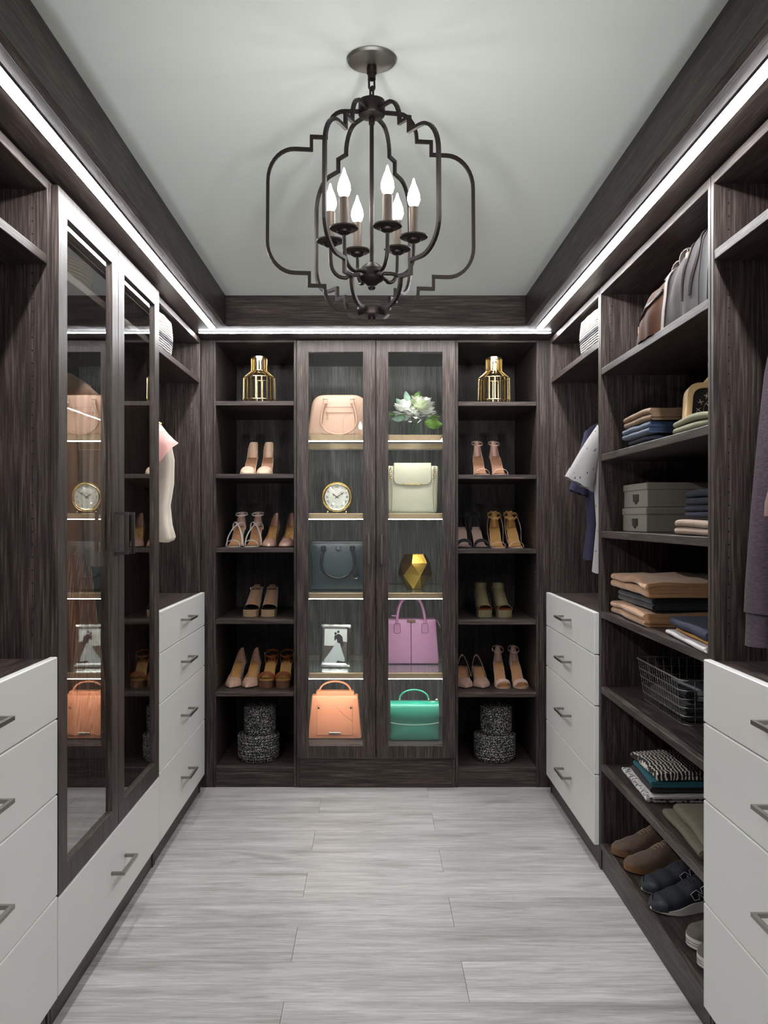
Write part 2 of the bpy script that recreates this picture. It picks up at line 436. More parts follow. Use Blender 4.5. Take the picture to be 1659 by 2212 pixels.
def carcass(root, side, xf, xb, y0, y1, shelf_z=(), kick=.081, holes=True, hz=(.99, 2.08), bottom=True, inner=0):
    lo, hi = min(xf, xb), max(xf, xb)
    for a in (y0, y1-T): B_(root, 'side_panel', lo, hi, a, a+T, 0, TOPZ, WZ)
    B_(root, 'back_panel', *(sorted((xb, xb+side*.008))), y0+T+.0005, y1-T-.0005, kick, TOPZ-.026, WZ)
    B_(root, 'top_panel', lo, hi, y0+T+.0005, y1-T-.0005, TOPZ-.025, TOPZ, WY)
    B_(root, 'toe_kick', *(sorted((xf-side*.004, xf-side*.018))), y0+T+.0005, y1-T-.0005, 0, kick-.0225, WY)
    if bottom: B_(root, 'bottom_panel', *(sorted((xf-side*.0005, xb+side*.009))), y0+T+.0005, y1-T-.0005, kick-.022, kick, WY)
    for z in shelf_z:
        B_(root, 'shelf', *(sorted((xf-side*.001, xb+side*.009))), y0+T+.0008, y1-T-.0008, z-.024, z, WY, .0015)
    if holes:
        zs = [hz[0]+.032*k for k in range(int((hz[1]-hz[0])/.032)+1)]
        xs = [xf-side*.037, xf-side*.36]
        pin_holes(root, xs[:1], [y1-T], zs, 0, -1)
        pin_holes(root, xs[:1], [y0+T], zs, 0, 1)
def rod(root, x, z, y0, y1, n='hanging_rod'):
    return build(MB().tube([(x, y0+T+.001, z), (x, y1-T-.001, z)], .0125, 12), n, mat('bronze_rod', (70, 64, 58), .5, .8), root, 40)
def hang_unit(label, side, xf, xfd, xb, y0, y1, xr):
    t = thing('wardrobe_unit', label, 'wardrobe', (xf, (y0+y1)/2, 0))
    carcass(t, side, xf, xb, y0, y1, [1.931])
    B_(t, 'worktop', *(sorted((xf, xb+side*.009))), y0+T+.0008, y1-T-.0008, .906, .931, WY)
    for k in range(4): drawer(t, side, xfd, y0, y1, DRZ[k], DRZ[k+1])
    rod(t, xr, 1.80, y0, y1)
    return t
hang_unit('far left hanging wardrobe with a pink blouse over four pale grey drawers', 1, XL, XLD, BL, 3.239, 4.111, -1.01)
hang_unit('near left empty hanging bay with four pale grey drawers under it', 1, XL, XLD, BL, 1.32, 2.193, -1.01)
hang_unit('far right hanging wardrobe with short-sleeved shirts over four pale grey drawers', -1, XR, XRD, BR, 3.219, 4.111, 1.045)
hang_unit('near right hanging wardrobe with knitwear over four pale grey drawers', -1, XR, XRD, BR, 1.28, 2.158, 1.045)

# left wardrobe with two glazed doors and one wide drawer
def glazed_door(root, side, xf, y0, y1, z0, z1, fw, hinge_far, flip=None):
    """door whose face is at x=xf facing side*X"""
    xb = xf-side*.02; a, b = min(xf, xb), max(xf, xb)
    d = build(MB().frame(y0, y1, z0, z1, fw, a, b, 'x', .0015), 'door', WZ, root)
    g = xf-side*.012
    build(MB().box(g-.002, g+.002, y0+fw-.004, y1-fw+.004, z0+fw-.004, z1-fw+.004), 'glass_pane', GLASS_WARD, d)
    return d
LW = thing('glass_door_wardrobe', 'dark wooden wardrobe with two glazed doors and one wide pale drawer', 'wardrobe', (XL, 2.716, 0))
LY0, LY1 = 2.197, 3.235
carcass(LW, 1, XL, BL, LY0, LY1, [1.931], hz=(.5, 2.08))
B_(LW, 'shelf', BL+.009, XL-.001, LY0+T+.001, LY1-T-.001, .306, .33, WY)
drawer(LW, 1, XLD, LY0, LY1, .081, .329, .152)
ymid = 2.716
for (a, b, far) in ((LY0+.0015, ymid-.0015, False), (ymid+.0015, LY1-.0015, True)):
    d = glazed_door(LW, 1, XLD, a, b, .3315, 2.112, .064, far)
    pull(d, XLD, (b-.034) if not far else (a+.034), 1.233, .130, 'z', 1)
def hinge(root, x, y, z, sy):
    mb = MB().box(x-.052, x-.006, y, y+sy*.009, z-.006, z+.006, .002).box(x-.03, x-.016, y, y+sy*.012, z-.021, z+.021, .003)
    mb.box(x-.008, x+.012, y+sy*.001, y+sy*.02, z-.009, z+.009, .003)
    return build(mb, 'hinge', STEEL, root)
for z in (2.0, 1.41, .90, .42):
    hinge(LW, XL-.012, LY1-T-.0005, z, -1); hinge(LW, XL-.012, LY0+T+.0005, z, 1)
rod(LW, -1.01, 1.80, LY0, LY1)

# right open shelving
RU = thing('open_shelving_unit', 'tall open dark wooden shelving of folded clothes, boxes and shoes', 'shelves', (XR, 2.69, 0))
RY0, RY1 = 2.162, 3.215
SHZ = {'A': 1.823, 'B': 1.510, 'C': 1.232, 'D': .941, 'E': .667, 'F': .385, 'G': .097}
carcass(RU, -1, XR, BR, RY0, RY1, [SHZ[k] for k in 'ABCDEF'], kick=SHZ['G'], hz=(.13, 2.08))

# back shoe cabinets
def bx(x): return X(x, YB)
def bz(y): return Z(y, YB)
TB = 2.1255
def shoe_cabinet(label, x0, x1, ys, hole_side):
    t = thing('shoe_cabinet', label, 'cabinet', ((x0+x1)/2, YB, 0))
    for a in (x0, x1-.012): B_(t, 'side_panel', a, a+.012, YB, YW-.001, 0, TB, WZ)
    B_(t, 'back_panel', x0+.0125, x1-.0125, YW-.010, YW-.001, 0.02, TB-.001, WZ)
    B_(t, 'top_panel', x0+.0125, x1-.0125, YB+.0005, YW-.0105, bz(739.5), TB, WX)
    for y in ys:
        B_(t, 'shelf', x0+.0126, x1-.0126, YB+.001, YW-.0105, bz(y)-.0205, bz(y), WX)
    zb = bz(1658)
    B_(t, 'bottom_panel', x0+.0125, x1-.0125, YB+.001, YW-.0105, zb-.018, zb, WX)
    B_(t, 'toe_kick', x0+.0125, x1-.0125, YB+.004, YB+.02, 0, zb-.0185, WX)
    zs = [.16+.032*k for k in range(60)]
    pin_holes(t, [x0+.012], [YB+.03, YB+.52], zs, 1, 0, NICKEL)
    pin_holes(t, [x1-.012], [YB+.03, YB+.52], zs, -1, 0, NICKEL)
    return t
SL = [866.3, 1023.8, 1184.2, 1338.8, 1495.2]
SR = [867.5, 1025.3, 1186.3, 1340.0, 1497.0]
shoe_cabinet('tall dark shoe cabinet left of the glazed display doors', bx(460.5), bx(640.2), SL, 1)
shoe_cabinet('tall dark shoe cabinet right of the glazed display doors', bx(984.2), bx(1164.5), SR, -1)
for (a, b, l) in ((XL-.012, bx(460.2), 'narrow dark wooden filler panel in the left back corner'), (bx(1164.8), XR+.03, 'narrow dark wooden filler panel in the right back corner')):
    tag(build(MB().box(a, b, YB+.001, YB+.02, 0, TB, .001), 'filler_panel', WZ), l, 'panel')

# display cabinet with two lit glazed doors
DC = thing('display_cabinet', 'lit display cabinet of handbags behind two tall glazed doors', 'cabinet', (bx(812), YB, 0))
dx0, dx1 = bx(640.8), bx(983.6)
for a in (dx0, dx1-.014, (dx0+dx1)/2-.008): B_(DC, 'side_panel', a, a+.014, YB, YW-.001, 0, TB, WZ)
DBK = 4.79
BACKW = wood('grey_oak_back', 2, (.10, .098, .092), (.20, .196, .186), (.33, .325, .312))
B_(DC, 'back_panel', dx0+.0145, dx1-.0145, DBK, DBK+.01, 0, TB-.001, BACKW)
B_(DC, 'top_panel', dx0+.0145, dx1-.0145, YB+.0005, DBK-.001, TB-.02, TB, WX)
B_(DC, 'toe_kick', dx0+.0145, dx1-.0145, YB-.002, YB+.018, 0, bz(1637), WX)
xm = (dx0+dx1)/2
for (a, b) in ((dx0+.0145, xm-.0085), (xm+.0065, dx1-.0145)):
    build(MB().box(a+.004, b-.004, 4.19, 4.206, TB-.0235, TB-.0205), 'light_diffuser', RAIL, DC)
    B_(DC, 'bottom_panel', a, b, YB+.021, DBK-.001, .18, .2, WX)
    for z in (1.677, 1.302, .921, .538):
        s = B_(DC, 'shelf', a+.002, b-.002, 4.232, DBK-.028, z-.008, z, GLASS_SHELF, .0008)
        for (ya, yb, q) in ((4.206, 4.231, 0), (DBK-.027, DBK-.003, .002)):
            build(MB().box(a+.001, b-.001, ya, yb, z-.026+q, z+.0005, .001), 'light_rail', ALU, s)
            build(MB().box(a+.004, b-.004, ya+.003, yb-.003, z-.0295+q, z-.0262+q), 'light_diffuser', RAIL if not q else OPAL, s)
zt, zbm = Z(735, 4.16), Z(1637, 4.16)
for (a, b, ga, gb, hx) in ((641.0, 811.2, 666.5, 784, 797), (812.4, 984, 839, 956, 824.5)):
    u = 4.16/F
    x0, x1, g0, g1 = [(v-VX)*u for v in (a, b, ga, gb)]
    z0, z1 = Z(1611, 4.16), Z(760.5, 4.16)
    d = build(MB().frame(x0, x1, zbm, zt, (g0-x0, x1-g1), 4.16, 4.178, 'y', .0015, (z0-zbm, zt-z1)), 'door', WZ, DC)
    build(MB().box(g0-.004, g1+.004, 4.169, 4.173, z0-.004, z1+.004), 'glass_pane', GLASS_DOOR, d)
    pull(d, (hx-VX)*u, 4.16, Z(1186, 4.14), .14, 'z', 0)

# ---------------------------------------------------------------- chandelier
CHY = 1.864
CH = thing('chandelier', 'dark bronze chandelier with six lit candle bulbs in a stepped open cage', 'chandelier', (-.002, CHY, CEZ))
cx0 = -.002
def chm(z=0): return Matrix.Translation((cx0, CHY, z))
build(MB().lathe([(.001, CEZ-.0005), (.052, CEZ-.0005), (.0535, CEZ-.003), (.05, CEZ-.008), (.028, CEZ-.014), (.0105, CEZ-.016)], 40, chm()), 'canopy', mat('pewter', (150, 146, 140), .35, .9), CH, 35)
build(MB().lathe([(.0095, CEZ-.015), (.0105, CEZ-.02), (.0105, CEZ-.033), (.0085, CEZ-.035), (.0085, CEZ-.045), (.004, CEZ-.047)], 20, chm()), 'canopy_neck', BRONZE, CH, 35)
def link(zc, rot, L=.0128, w=.0066):
    pts = []
    for k in range(16):
        a = 2*PI*k/16; r = w
        x = r*math.cos(a); z = (L-w)*(1 if math.sin(a) > 0 else -1)+r*math.sin(a)
        pts.append((cx0+x*math.cos(rot), CHY+x*math.sin(rot), zc+z))
    return build(MB().tube(pts, .0024, 7, closed=True), 'chain_link', BRONZE, CH, 60)
z = CEZ-.0545
for k in range(4): link(z, .5+PI/2*(k % 2)); z -= .0185
build(MB().lathe([(.004, 2.1665), (.014, 2.165), (.028, 2.162), (.0285, 2.158), (.0285, 2.134), (.027, 2.131), (.012, 2.1275), (.005, 2.127)], 32, chm()), 'top_hub', BRONZE, CH, 35)
build(MB().lathe([(.0045, 2.1265), (.0065, 2.125), (.0065, 2.113), (.0045, 2.112), (.0045, 1.822)], 16, chm()), 'stem', BRONZE, CH, 35)
build(MB().lathe([(.0046, 1.8215), (.012, 1.818), (.019, 1.812), (.0255, 1.806), (.0255, 1.792), (.027, 1.788), (.024, 1.782), (.014, 1.776), (.008, 1.770), (.0085, 1.767), (.006, 1.763), (.002, 1.762)], 28, chm()), 'lower_hub', BRONZE, CH, 35)
build(MB().lathe([(.003, 1.731), (.02, 1.729), (.030, 1.724), (.030, 1.709), (.028, 1.706), (.008, 1.7045), (.008, 1.699), (.003, 1.698)], 28, chm()), 'bottom_hub', BRONZE, CH, 35)
def arc(p, q, n, bulge):
    """points from p to q along a quarter-ellipse; bulge 'r' leaves p along r, 'z' along z"""
    out = []
    for k in range(n+1):
        t = PI/2*k/n
        if bulge == 'r': out.append((p[0]+(q[0]-p[0])*math.sin(t), q[1]+(p[1]-q[1])*math.cos(t)))
        else: out.append((q[0]+(p[0]-q[0])*math.cos(t), p[1]+(q[1]-p[1])*math.sin(t)))
    return out
prof = [(.026, 2.139), (.056, 2.138)]+arc((.058, 2.138), (.0965, 2.084), 7, 'r')+[(.0965, 2.081), (.1275, 2.081), (.1275, 2.054), (.160, 2.054)]
prof += arc((.162, 2.054), (.2185, 1.985), 9, 'r')+[(.2195, 1.86)]+arc((.2195, 1.858), (.163, 1.794), 9, 'z')
prof += [(.132, 1.794), (.132, 1.768), (.0995, 1.768)]+arc((.0995, 1.764), (.055, 1.716), 7, 'z')+[(.029, 1.716)]
for k in range(6):
    a = math.radians(-6+60*k); d = Vector((math.cos(a), -math.sin(a), 0)); n = Vector((-d.y, d.x, 0))
    build(MB().tube([Vector((cx0, CHY, 0))+d*r+Vector((0, 0, z)) for r, z in prof], 0, up=n, sq=(.0070, .0070)), 'cage_arm', BRONZE, CH)
    a = math.radians(9+60*k); d = Vector((math.cos(a), -math.sin(a), 0)); c = Vector((cx0, CHY, 0))+d*.0895
    pr = arc((.025, 1.796), (.055, 1.790), 3, 'r')+arc((.058, 1.7905), (.0885, 1.828), 7, 'r')+[(.0895, 1.858)]
    arm = build(MB().tube([Vector((cx0, CHY, 0))+d*r+Vector((0, 0, z)) for r, z in pr], .0042, 8), 'candle_arm', BRONZE, CH, 50)
    M = Matrix.Translation((c.x, c.y, 0))
    build(MB().lathe([(.004, 1.856), (.009, 1.858), (.014, 1.861), (.015, 1.865), (.024, 1.866), (.0295, 1.869), (.0298, 1.872), (.026, 1.8725), (.009, 1.8728)], 28, M), 'drip_cup', BRONZE, arm, 35)
    build(MB().lathe([(.0100, 1.873), (.0102, 1.932), (.0085, 1.933)], 20, M), 'candle_sleeve', mat('brushed_bronze', (84, 74, 66), .5, .75), arm, 35)
    build(MB().lathe([(.0055, 1.9335), (.0105, 1.938), (.0138, 1.948), (.0125, 1.960), (.0085, 1.972), (.0042, 1.982), (.0022, 1.990), (.0008, 1.9935)], 18, M), 'candle_bulb', BULB, arm, 60)

# ---------------------------------------------------------------- shoes
def smooth(t): t = max(0, min(1, t)); return t*t*(3-2*t)
def interp(tab, t):
    for (a, va), (b, vb) in zip(tab, tab[1:]):
        if t <= b: return va+(vb-va)*smooth((t-a)/(b-a)) if t > a else va
    return tab[-1][1]
PT = [(0, .10), (.06, .36), (.14, .72), (.27, 1.0), (.55, .72), (.8, .70), (.93, .62), (1, .25)]
RT = [(0, .35), (.03, .66), (.09, .90), (.25, 1.0), (.55, .74), (.8, .72), (.94, .62), (1, .25)]
RM = [(0, .10), (.012, .36), (.03, .56), (.06, .74), (.12, .92), (.25, 1.0), (.55, .76), (.8, .74), (.94, .64), (1, .25)]
class Shoe:
    """toe at y=0 pointing to -y, heel at y=L; hh heel height, plat platform height"""
    def __init__(s, L, w, hh, toe, plat=.0, bend=0.0):
        s.L, s.w, s.hh, s.toe, s.plat, s.bend = L, w, hh, toe, plat, bend
    def z(s, t): return .005+s.plat+(s.hh-s.plat)*smooth((t-.30)/.55)
    def hw(s, t): return s.w*interp(s.toe, t)
    def cx(s, t): return s.bend*math.sin(PI*min(1, t))
    def edge(s, t, sd, e=0): return Vector((s.cx(t)+sd*(s.hw(t)+e), s.L*t, s.z(t)))
    def sole(s, root, m, th=.005, e=.0005, name='sole'):
        top, bot = [], []
        N = 22; R = []
        for i in range(N+1):
            t = i/N; a, b = s.edge(t, -1, e), s.edge(t, 1, e); bz_ = a.z-th if not s.plat else max(.0, a.z-th-s.plat*(1-smooth((t-.3)/.4)))
            R.append([a, b, Vector((b.x*.97, b.y, bz_)), Vector((a.x*.97, a.y, bz_))])
        return build(MB().loft(R), name, m, root, 40, local=True)
    def insole(s, root, m, t0=.02, t1=.985):
        def f(u, v):
            t = t0+(t1-t0)*u; e = s.hw(t)-.0015
            return (s.cx(t)+e*(2*v-1), s.L*t, s.z(t)+.0016+.0015*(2*v-1)**2)
        return build(MB().grid(f, 20, 4, .0006), 'insole', m, root, 60, local=True)
    def toebox(s, root, m, tc=.27, ts=.42, h=.042, h0=.013):
        def f(u, v):
            th = PI*v; te = tc+(ts-tc)*(abs(math.cos(th))**2.2); t = te*u
            hh_ = h*min(1, t/(tc*1.1))**.5+.0005
            return (s.cx(t)-s.hw(t)*math.cos(th)*(1.02), s.L*t-.002*math.sin(th), s.z(t)+hh_*math.sin(th)**.8)
        return build(MB().grid(f, 14, 14, .0012), 'toe_box', m, root, 60, local=True)
    def quarter(s, root, m, t0=.33, hs=.036, hm=.030, hb=.066, lean=.006, name='quarter', tb=.90, pinch=.42):
        n = 40
        pts = []
        for i in range(15): pts.append((t0+(tb-t0)*i/14, -1))
        P = [(s.edge(t, -1), t) for t, _ in pts]
        r = s.hw(tb)
        for k in range(1, 10):
            a = PI*k/10; t = tb+(1-tb)*math.sin(a)
            P.append((Vector((s.cx(tb)-r*math.cos(a), s.L*tb+s.L*(1-tb)*math.sin(a), s.z(t))), t))
        P += [(s.edge(t, 1), t) for t, _ in reversed(pts)]
        N = len(P)-1
        def f(u, v):
            i = u*N; k = min(int(i), N-1); q = i-k
            p = P[k][0].lerp(P[k+1][0], q); t = P[k][1]*(1-q)+P[k+1][1]*q
            h = hs+(hm-hs)*smooth((t-t0)/.25)+(hb-hm)*smooth((t-.62)/.38)
            c = s.cx(t)
            return (p.x+(c-p.x)*min(.75, (.16+pinch*smooth((t-.55)/.4))*v*lean/.006), p.y-(.004*v if t > tb else 0), p.z+h*v)
        return build(MB().grid(f, N, 5, .0012), name, m, root, 60, local=True)
    def heel(s, root, m, kind='stiletto'):
        y = s.L*.90; zt_ = s.z(.92)-.006; c = s.cx(.9)
        if kind == 'stiletto': lv = [(1, .021, .024, 0), (.85, .017, .020, .004), (.6, .0095, .011, .009), (.3, .0065, .0075, .011), (.0, .0055, .006, .012)]
        elif kind == 'block': lv = [(1, .024, .026, 0), (.5, .021, .023, .002), (0, .021, .022, .003)]
        else: lv = [(1, .022, .03, 0), (.5, .018, .022, .004), (0, .014, .016, .006)]
        R = [[(c+rx*math.cos(2*PI*k/14), y-.002+dy+ry*math.sin(2*PI*k/14), zt_*q) for k in range(14)] for q, rx, ry, dy in lv]
        return build(MB().loft(R), 'heel', m, root, 50, local=True)
    def strap(s, root, m, ta, tb_, h, wd=.009, name='strap', lean=0, n=16, out=.002, th=.0016):
        """arched band from the left edge at ta to the right edge at tb_"""
        a, b = s.edge(ta, -1, out), s.edge(tb_, 1, out)
        pts = []
        for k in range(n+1):
            an = PI*k/n; q = (1-math.cos(an))/2
            p = a.lerp(b, q); p.z += h*math.sin(an)**.75-.001; p.y += lean*math.sin(an); pts.append(p)
        d = (b-a).normalized(); up = Vector((-d.y, d.x, 0)); up = (up+Vector((0, 0, .35 if wd < .015 else 1.1))).normalized()
        return build(MB().tube(pts, 0, up=up, sq=(wd, th)), name, m, root, 50, local=True)
    def loop(s, root, m, zc, yc=.86, rx=.029, ry=.036, wd=.008, tilt=.25, name='ankle_strap', th=.0016, front=1.0, seg=28, dx=0):
        pts = []
        for k in range(seg):
            a = 2*PI*k/seg; yy = -math.sin(a)*ry*(front if math.sin(a) > 0 else 1)
            pts.append((s.cx(yc)+dx+rx*math.cos(a), s.L*yc+yy, zc+yy*tilt))
        return build(MB().tube(pts, 0, closed=True, up=(0, -tilt, 1), sq=(wd, th)), name, m, root, 50, local=True)

LEA = dict(bmp=.08, bscale=700)
NUDE = mat('nude_patent', (190, 150, 132), .22, coat=.4); BEIGE = mat('beige_leather', (214, 184, 158), .4, **LEA)
TANIN = mat('tan_insole', (190, 140, 98), .55, var=.08); GOLDIN = mat('golden_insole', (196, 150, 88), .5, var=.08); BROWNIN = mat('brown_insole', (158, 112, 84), .55, var=.1)
IVORY = mat('ivory_strap', (222, 214, 206), .4); BLUSH = mat('blush_leather', (208, 172, 160), .4); DKSOLE = mat('dark_sole', (32, 26, 24), .6)
COGNAC = mat('cognac_leather', (128, 66, 34), .38, var=.1, **LEA); CORKW = mat('brown_platform', (92, 58, 38), .5, var=.12)
SUEDE_T = mat('tan_suede', (150, 112, 82), .9, var=.12, vscale=60, sheen=.4); SUEDE_B = mat('brown_suede', (88, 66, 52), .9, var=.16, vscale=45, sheen=.3)
OLIVE_L = mat('olive_leather', (112, 102, 74), .5, var=.06, **LEA); BLACK_S = mat('black_suede', (26, 22, 22), .85, sheen=.2); MAUVE = mat('mauve_suede', (172, 136, 120), .85, var=.08, sheen=.3)
GREYNUDE = mat('greyish_nude_leather', (188, 160, 148), .42)
GLIT = pattern('studded_leather', (70, 55, 45), (196, 160, 140), 'voronoi', (260, 260, 260), .22, .3, .05)
ROPE = pattern('jute_rope', (118, 94, 70), (178, 150, 118), 'bandsz', (6, 6, 36), .5, .9, .3)

def pair(fn, xs, ydep, zsh, labels, name, cat, rots, group):
    for i, x in enumerate(xs):
        t = thing(name, labels[i], cat, (X(x, ydep), ydep, zsh), math.radians(rots[i]), group)
        fn(t, -1 if i == 0 else 1)
LRL = lambda s: ['left '+s, 'right '+s]
def lbl(desc, where): return [desc+' of the left foot side, '+where, desc+' of the right foot side, '+where]

# shelf heights of the back cabinets
zL = [bz(y) for y in SL]; zR = [bz(y) for y in SR]; zBt = bz(1658)
def court(up, ins, toe, hh=.085, tc=.27, ts=.42, hb=.06, w=.039, L=.20, kind='stiletto', hm=.028):
    def fn(t, sd):
        s = Shoe(L, w, hh, toe, bend=.004*sd)
        s.sole(t, DKSOLE); s.insole(t, ins); s.toebox(t, up, tc, ts); s.quarter(t, up, t0=ts-.06, hb=hb, hm=hm); s.heel(t, up, kind)
    return fn
def dorsay(t, sd):
    s = Shoe(.20, .0375, .085, RT, bend=.003*sd)
    s.sole(t, BEIGE); s.insole(t, BROWNIN); s.toebox(t, BEIGE, .22, .26, .038, .016); s.quarter(t, BEIGE, t0=.66, hs=.003, hm=.02, hb=.082, pinch=.06, lean=.003); s.heel(t, BEIGE)
pair(dorsay, (532, 567), 4.225, zL[1]+.0005, ('beige d\'orsay heel with closed toe, nearer the left cabinet side', 'beige d\'orsay heel with closed toe, nearer the glazed door'), 'high_heel', 'shoe', (-4, -3), 'beige d\'orsay heels')
def crisscross(t, sd):
    s = Shoe(.205, .036, .095, RT, bend=.005*sd)
    s.sole(t, IVORY, .004); s.insole(t, TANIN); s.heel(t, IVORY)
    s.strap(t, IVORY, .13, .15, .030, .010, 'toe_strap'); s.quarter(t, BLUSH, .74, .004, .02, .075, pinch=.2)
    s.strap(t, IVORY, .33, .72, .062, .008, 'cross_strap', out=.006); s.strap(t, IVORY, .70, .36, .066, .008, 'cross_strap', out=.006)
    s.loop(t, IVORY, .163, .88, .031, .034, .007)
    build(MB().box(-.006, .006, .118, .132, 0, .0008).xf(Matrix.Translation((s.cx(.6), 0, s.z(.61)+.003)) @ Matrix.Rotation(0, 4, 'X')), 'size_tag', BLACK, t, local=True)
    build(MB().box(.030*sd, .034*sd, s.L*.88-.01, s.L*.88, .157, .168, .001), 'buckle', CHROME, t, local=True)
pair(crisscross, (500, 538), 4.30, zL[2]+.0005, ('ivory criss-cross strappy sandal at the left end of its shelf', 'ivory criss-cross strappy sandal beside the nude pumps'), 'strappy_sandal', 'shoe', (-8, -6), 'ivory strappy sandals')
def nude(t, sd):
    court(NUDE, GOLDIN, RT, .092, .24, .40, .072, .0355)(t, sd)
    s = Shoe(.20, .0355, .092, RT, bend=.004*sd)
    q = []
    for k in range(30):
        a = k/29*4*PI; tt = .50+.20*k/29; q.append((s.cx(tt)+.007*math.sin(a), s.L*tt, s.z(tt)+.0034))
    build(MB().tube(q, .0006, 4), 'insole_script', BLACK, t, local=True)
pair(nude, (578, 614), 4.30, zL[2]+.0005, ('glossy nude pump beside the ivory strappy sandals', 'glossy nude pump at the right end of its shelf'), 'high_heel', 'shoe', (-8, -6), 'glossy nude pumps')
def espadrille(t, sd, up=SUEDE_T, L=.19, w=.037, slits=False, hgt=.135):
    s = Shoe(L, w, .085, RT, plat=.030, bend=0)
    N = 14; R = []
    for i in range(N+1):
        tt = i/N; a, b = s.edge(tt, -1, .001), s.edge(tt, 1, .001); zb_ = 0 if not slits else max(0, (s.z(tt)-.012)*smooth((tt-.42)/.2)); R.append([a, b, Vector((b.x, b.y, zb_)), Vector((a.x, a.y, zb_))])
    build(MB().loft(R), 'wedge_sole', ROPE if not slits else OLIVE_L, t, 40, local=True)
    s.insole(t, BLACK if not slits else COGNAC)
    # vamp: from the open toe up the instep, wrapping back to the sides
    def f(u, v):
        k = u; th = PI*v; sn = math.sin(th)
        cy = .040+(.098)*k**.9; cz = .058+(hgt-.058)*k**.85
        hw_ = w*(1.0-.26*k); back = (1-sn**.8)*(.030+.028*k)
        ze = s.z(min(1, (cy+back)/L))
        zl = ze+(cz-ze)*k**1.6*.96
        return (-hw_*math.cos(th), cy+back, cz-(1-sn**.7)*(cz-zl))
    build(MB().grid(f, 16, 22, .0016), 'upper', up, t, 60, local=True)
    s.quarter(t, up, .40, .02, .03, .055, name='heel_counter', pinch=.2)
    s.heel(t, ROPE if not slits else OLIVE_L, 'block')
    return s
def bootie(t, sd):
    espadrille(t, sd); build(MB().tube([(.0255*math.cos(2*PI*k/20), .152+.032*math.sin(2*PI*k/20), .127) for k in range(20)], 0, closed=True, up=(0, 0, 1), sq=(.010, .0016)), 'ankle_strap', SUEDE_B, t, local=True)
    build(MB().box(sd*.025, sd*.030, .145, .158, .120, .134, .001), 'buckle', CHROME, t, local=True)
pair(bootie, (537.5, 577.5), 4.30, zL[3]+.0005, ('tan open-toe wedge bootie, left of the two on its shelf', 'tan open-toe wedge bootie, right of the two on its shelf'), 'wedge_bootie', 'shoe', (-6, -2), 'tan open-toe booties')
pair(court(GLIT, GOLDIN, PT, .088, .26, .40, .075, .040, .215), (497, 532), 4.27, zL[4]+.0005, ('studded pointed pump nearest the left cabinet side', 'studded pointed pump beside the cognac platform sandals'), 'high_heel', 'shoe', (-9, -7), 'studded pointed pumps')
def platform(t, sd):
    s = Shoe(.195, .038, .10, RT, plat=.028)
    N = 14; R = []
    for i in range(N+1):
        tt = i/N; a, b = s.edge(tt, -1, .001), s.edge(tt, 1, .001); zb_ = 0 if tt < .42 else .02*smooth((tt-.42)/.1)+.045*smooth((tt-.5)/.3)
        R.append([a, b, Vector((b.x*.96, b.y, zb_)), Vector((a.x*.96, a.y, zb_))])
    build(MB().loft(R), 'platform_sole', CORKW, t, 40, local=True)
    s.insole(t, GOLDIN); s.heel(t, CORKW, 'block')
    s.strap(t, COGNAC, .16, .17, .034, .022, 'toe_strap'); s.quarter(t, COGNAC, .72, .003, .012, .03)
    s.loop(t, COGNAC, .145, .82, .034, .04, .009, .3)
    for e in (-1, 1): build(MB().tube([s.edge(.74, e), Vector((e*.033, s.L*.76, .12)), Vector((e*.033, s.L*.80, .143))], 0, up=(0, 1, 0), sq=(.009, .0016)), 'side_strap', COGNAC, t, local=True)
    build(MB().box(sd*.033, sd*.037, s.L*.82-.006, s.L*.82+.006, .139, .151, .001), 'buckle', CHROME, t, local=True)
pair(platform, (572, 609.5), 4.28, zL[4]+.0005, ('cognac platform sandal beside the studded pumps', 'cognac platform sandal at the right end of its shelf'), 'platform_sandal', 'shoe', (-6, -3), 'cognac platform sandals')
def ankle(up, ins, toe_h=.028, tw=.008, hh=.095, counter=True, L=.205, w=.036, hz=.078, open_loop=True):
    def fn(t, sd):
        s = Shoe(L, w, hh, RT, bend=.004*sd)
        s.sole(t, up, .005); s.insole(t, ins); s.heel(t, up)
        s.strap(t, up, .12, .14, toe_h, tw, 'toe_strap'); s.quarter(t, up, .70, .004, .03, hz, pinch=.25)
        
        s.loop(t, up, hh+hz-.006, .87, .028, .036, .007, .35)
        build(MB().box(sd*.028, sd*.033, s.L*.87-.005, s.L*.87+.006, hh+hz-.012, hh+hz+.001, .001), 'buckle', CHROME, t, local=True)
    return fn
pair(ankle(BLUSH, BROWNIN), (1045, 1084), 4.235, zR[1]+.0005, ('blush ankle-strap sandal beside the glazed door edge', 'blush ankle-strap sandal nearer the right cabinet side'), 'ankle_strap_sandal', 'shoe', (3, 5), 'blush ankle-strap sandals')
pair(ankle(BLACK_S, GREYNUDE, .034, .020), (1005, 1043), 4.32, zR[2]+.0005, ('black suede ankle-strap sandal at the left end of its shelf', 'black suede ankle-strap sandal beside the scalloped gold sandals'), 'ankle_strap_sandal', 'shoe', (0, 8), 'black suede sandals')
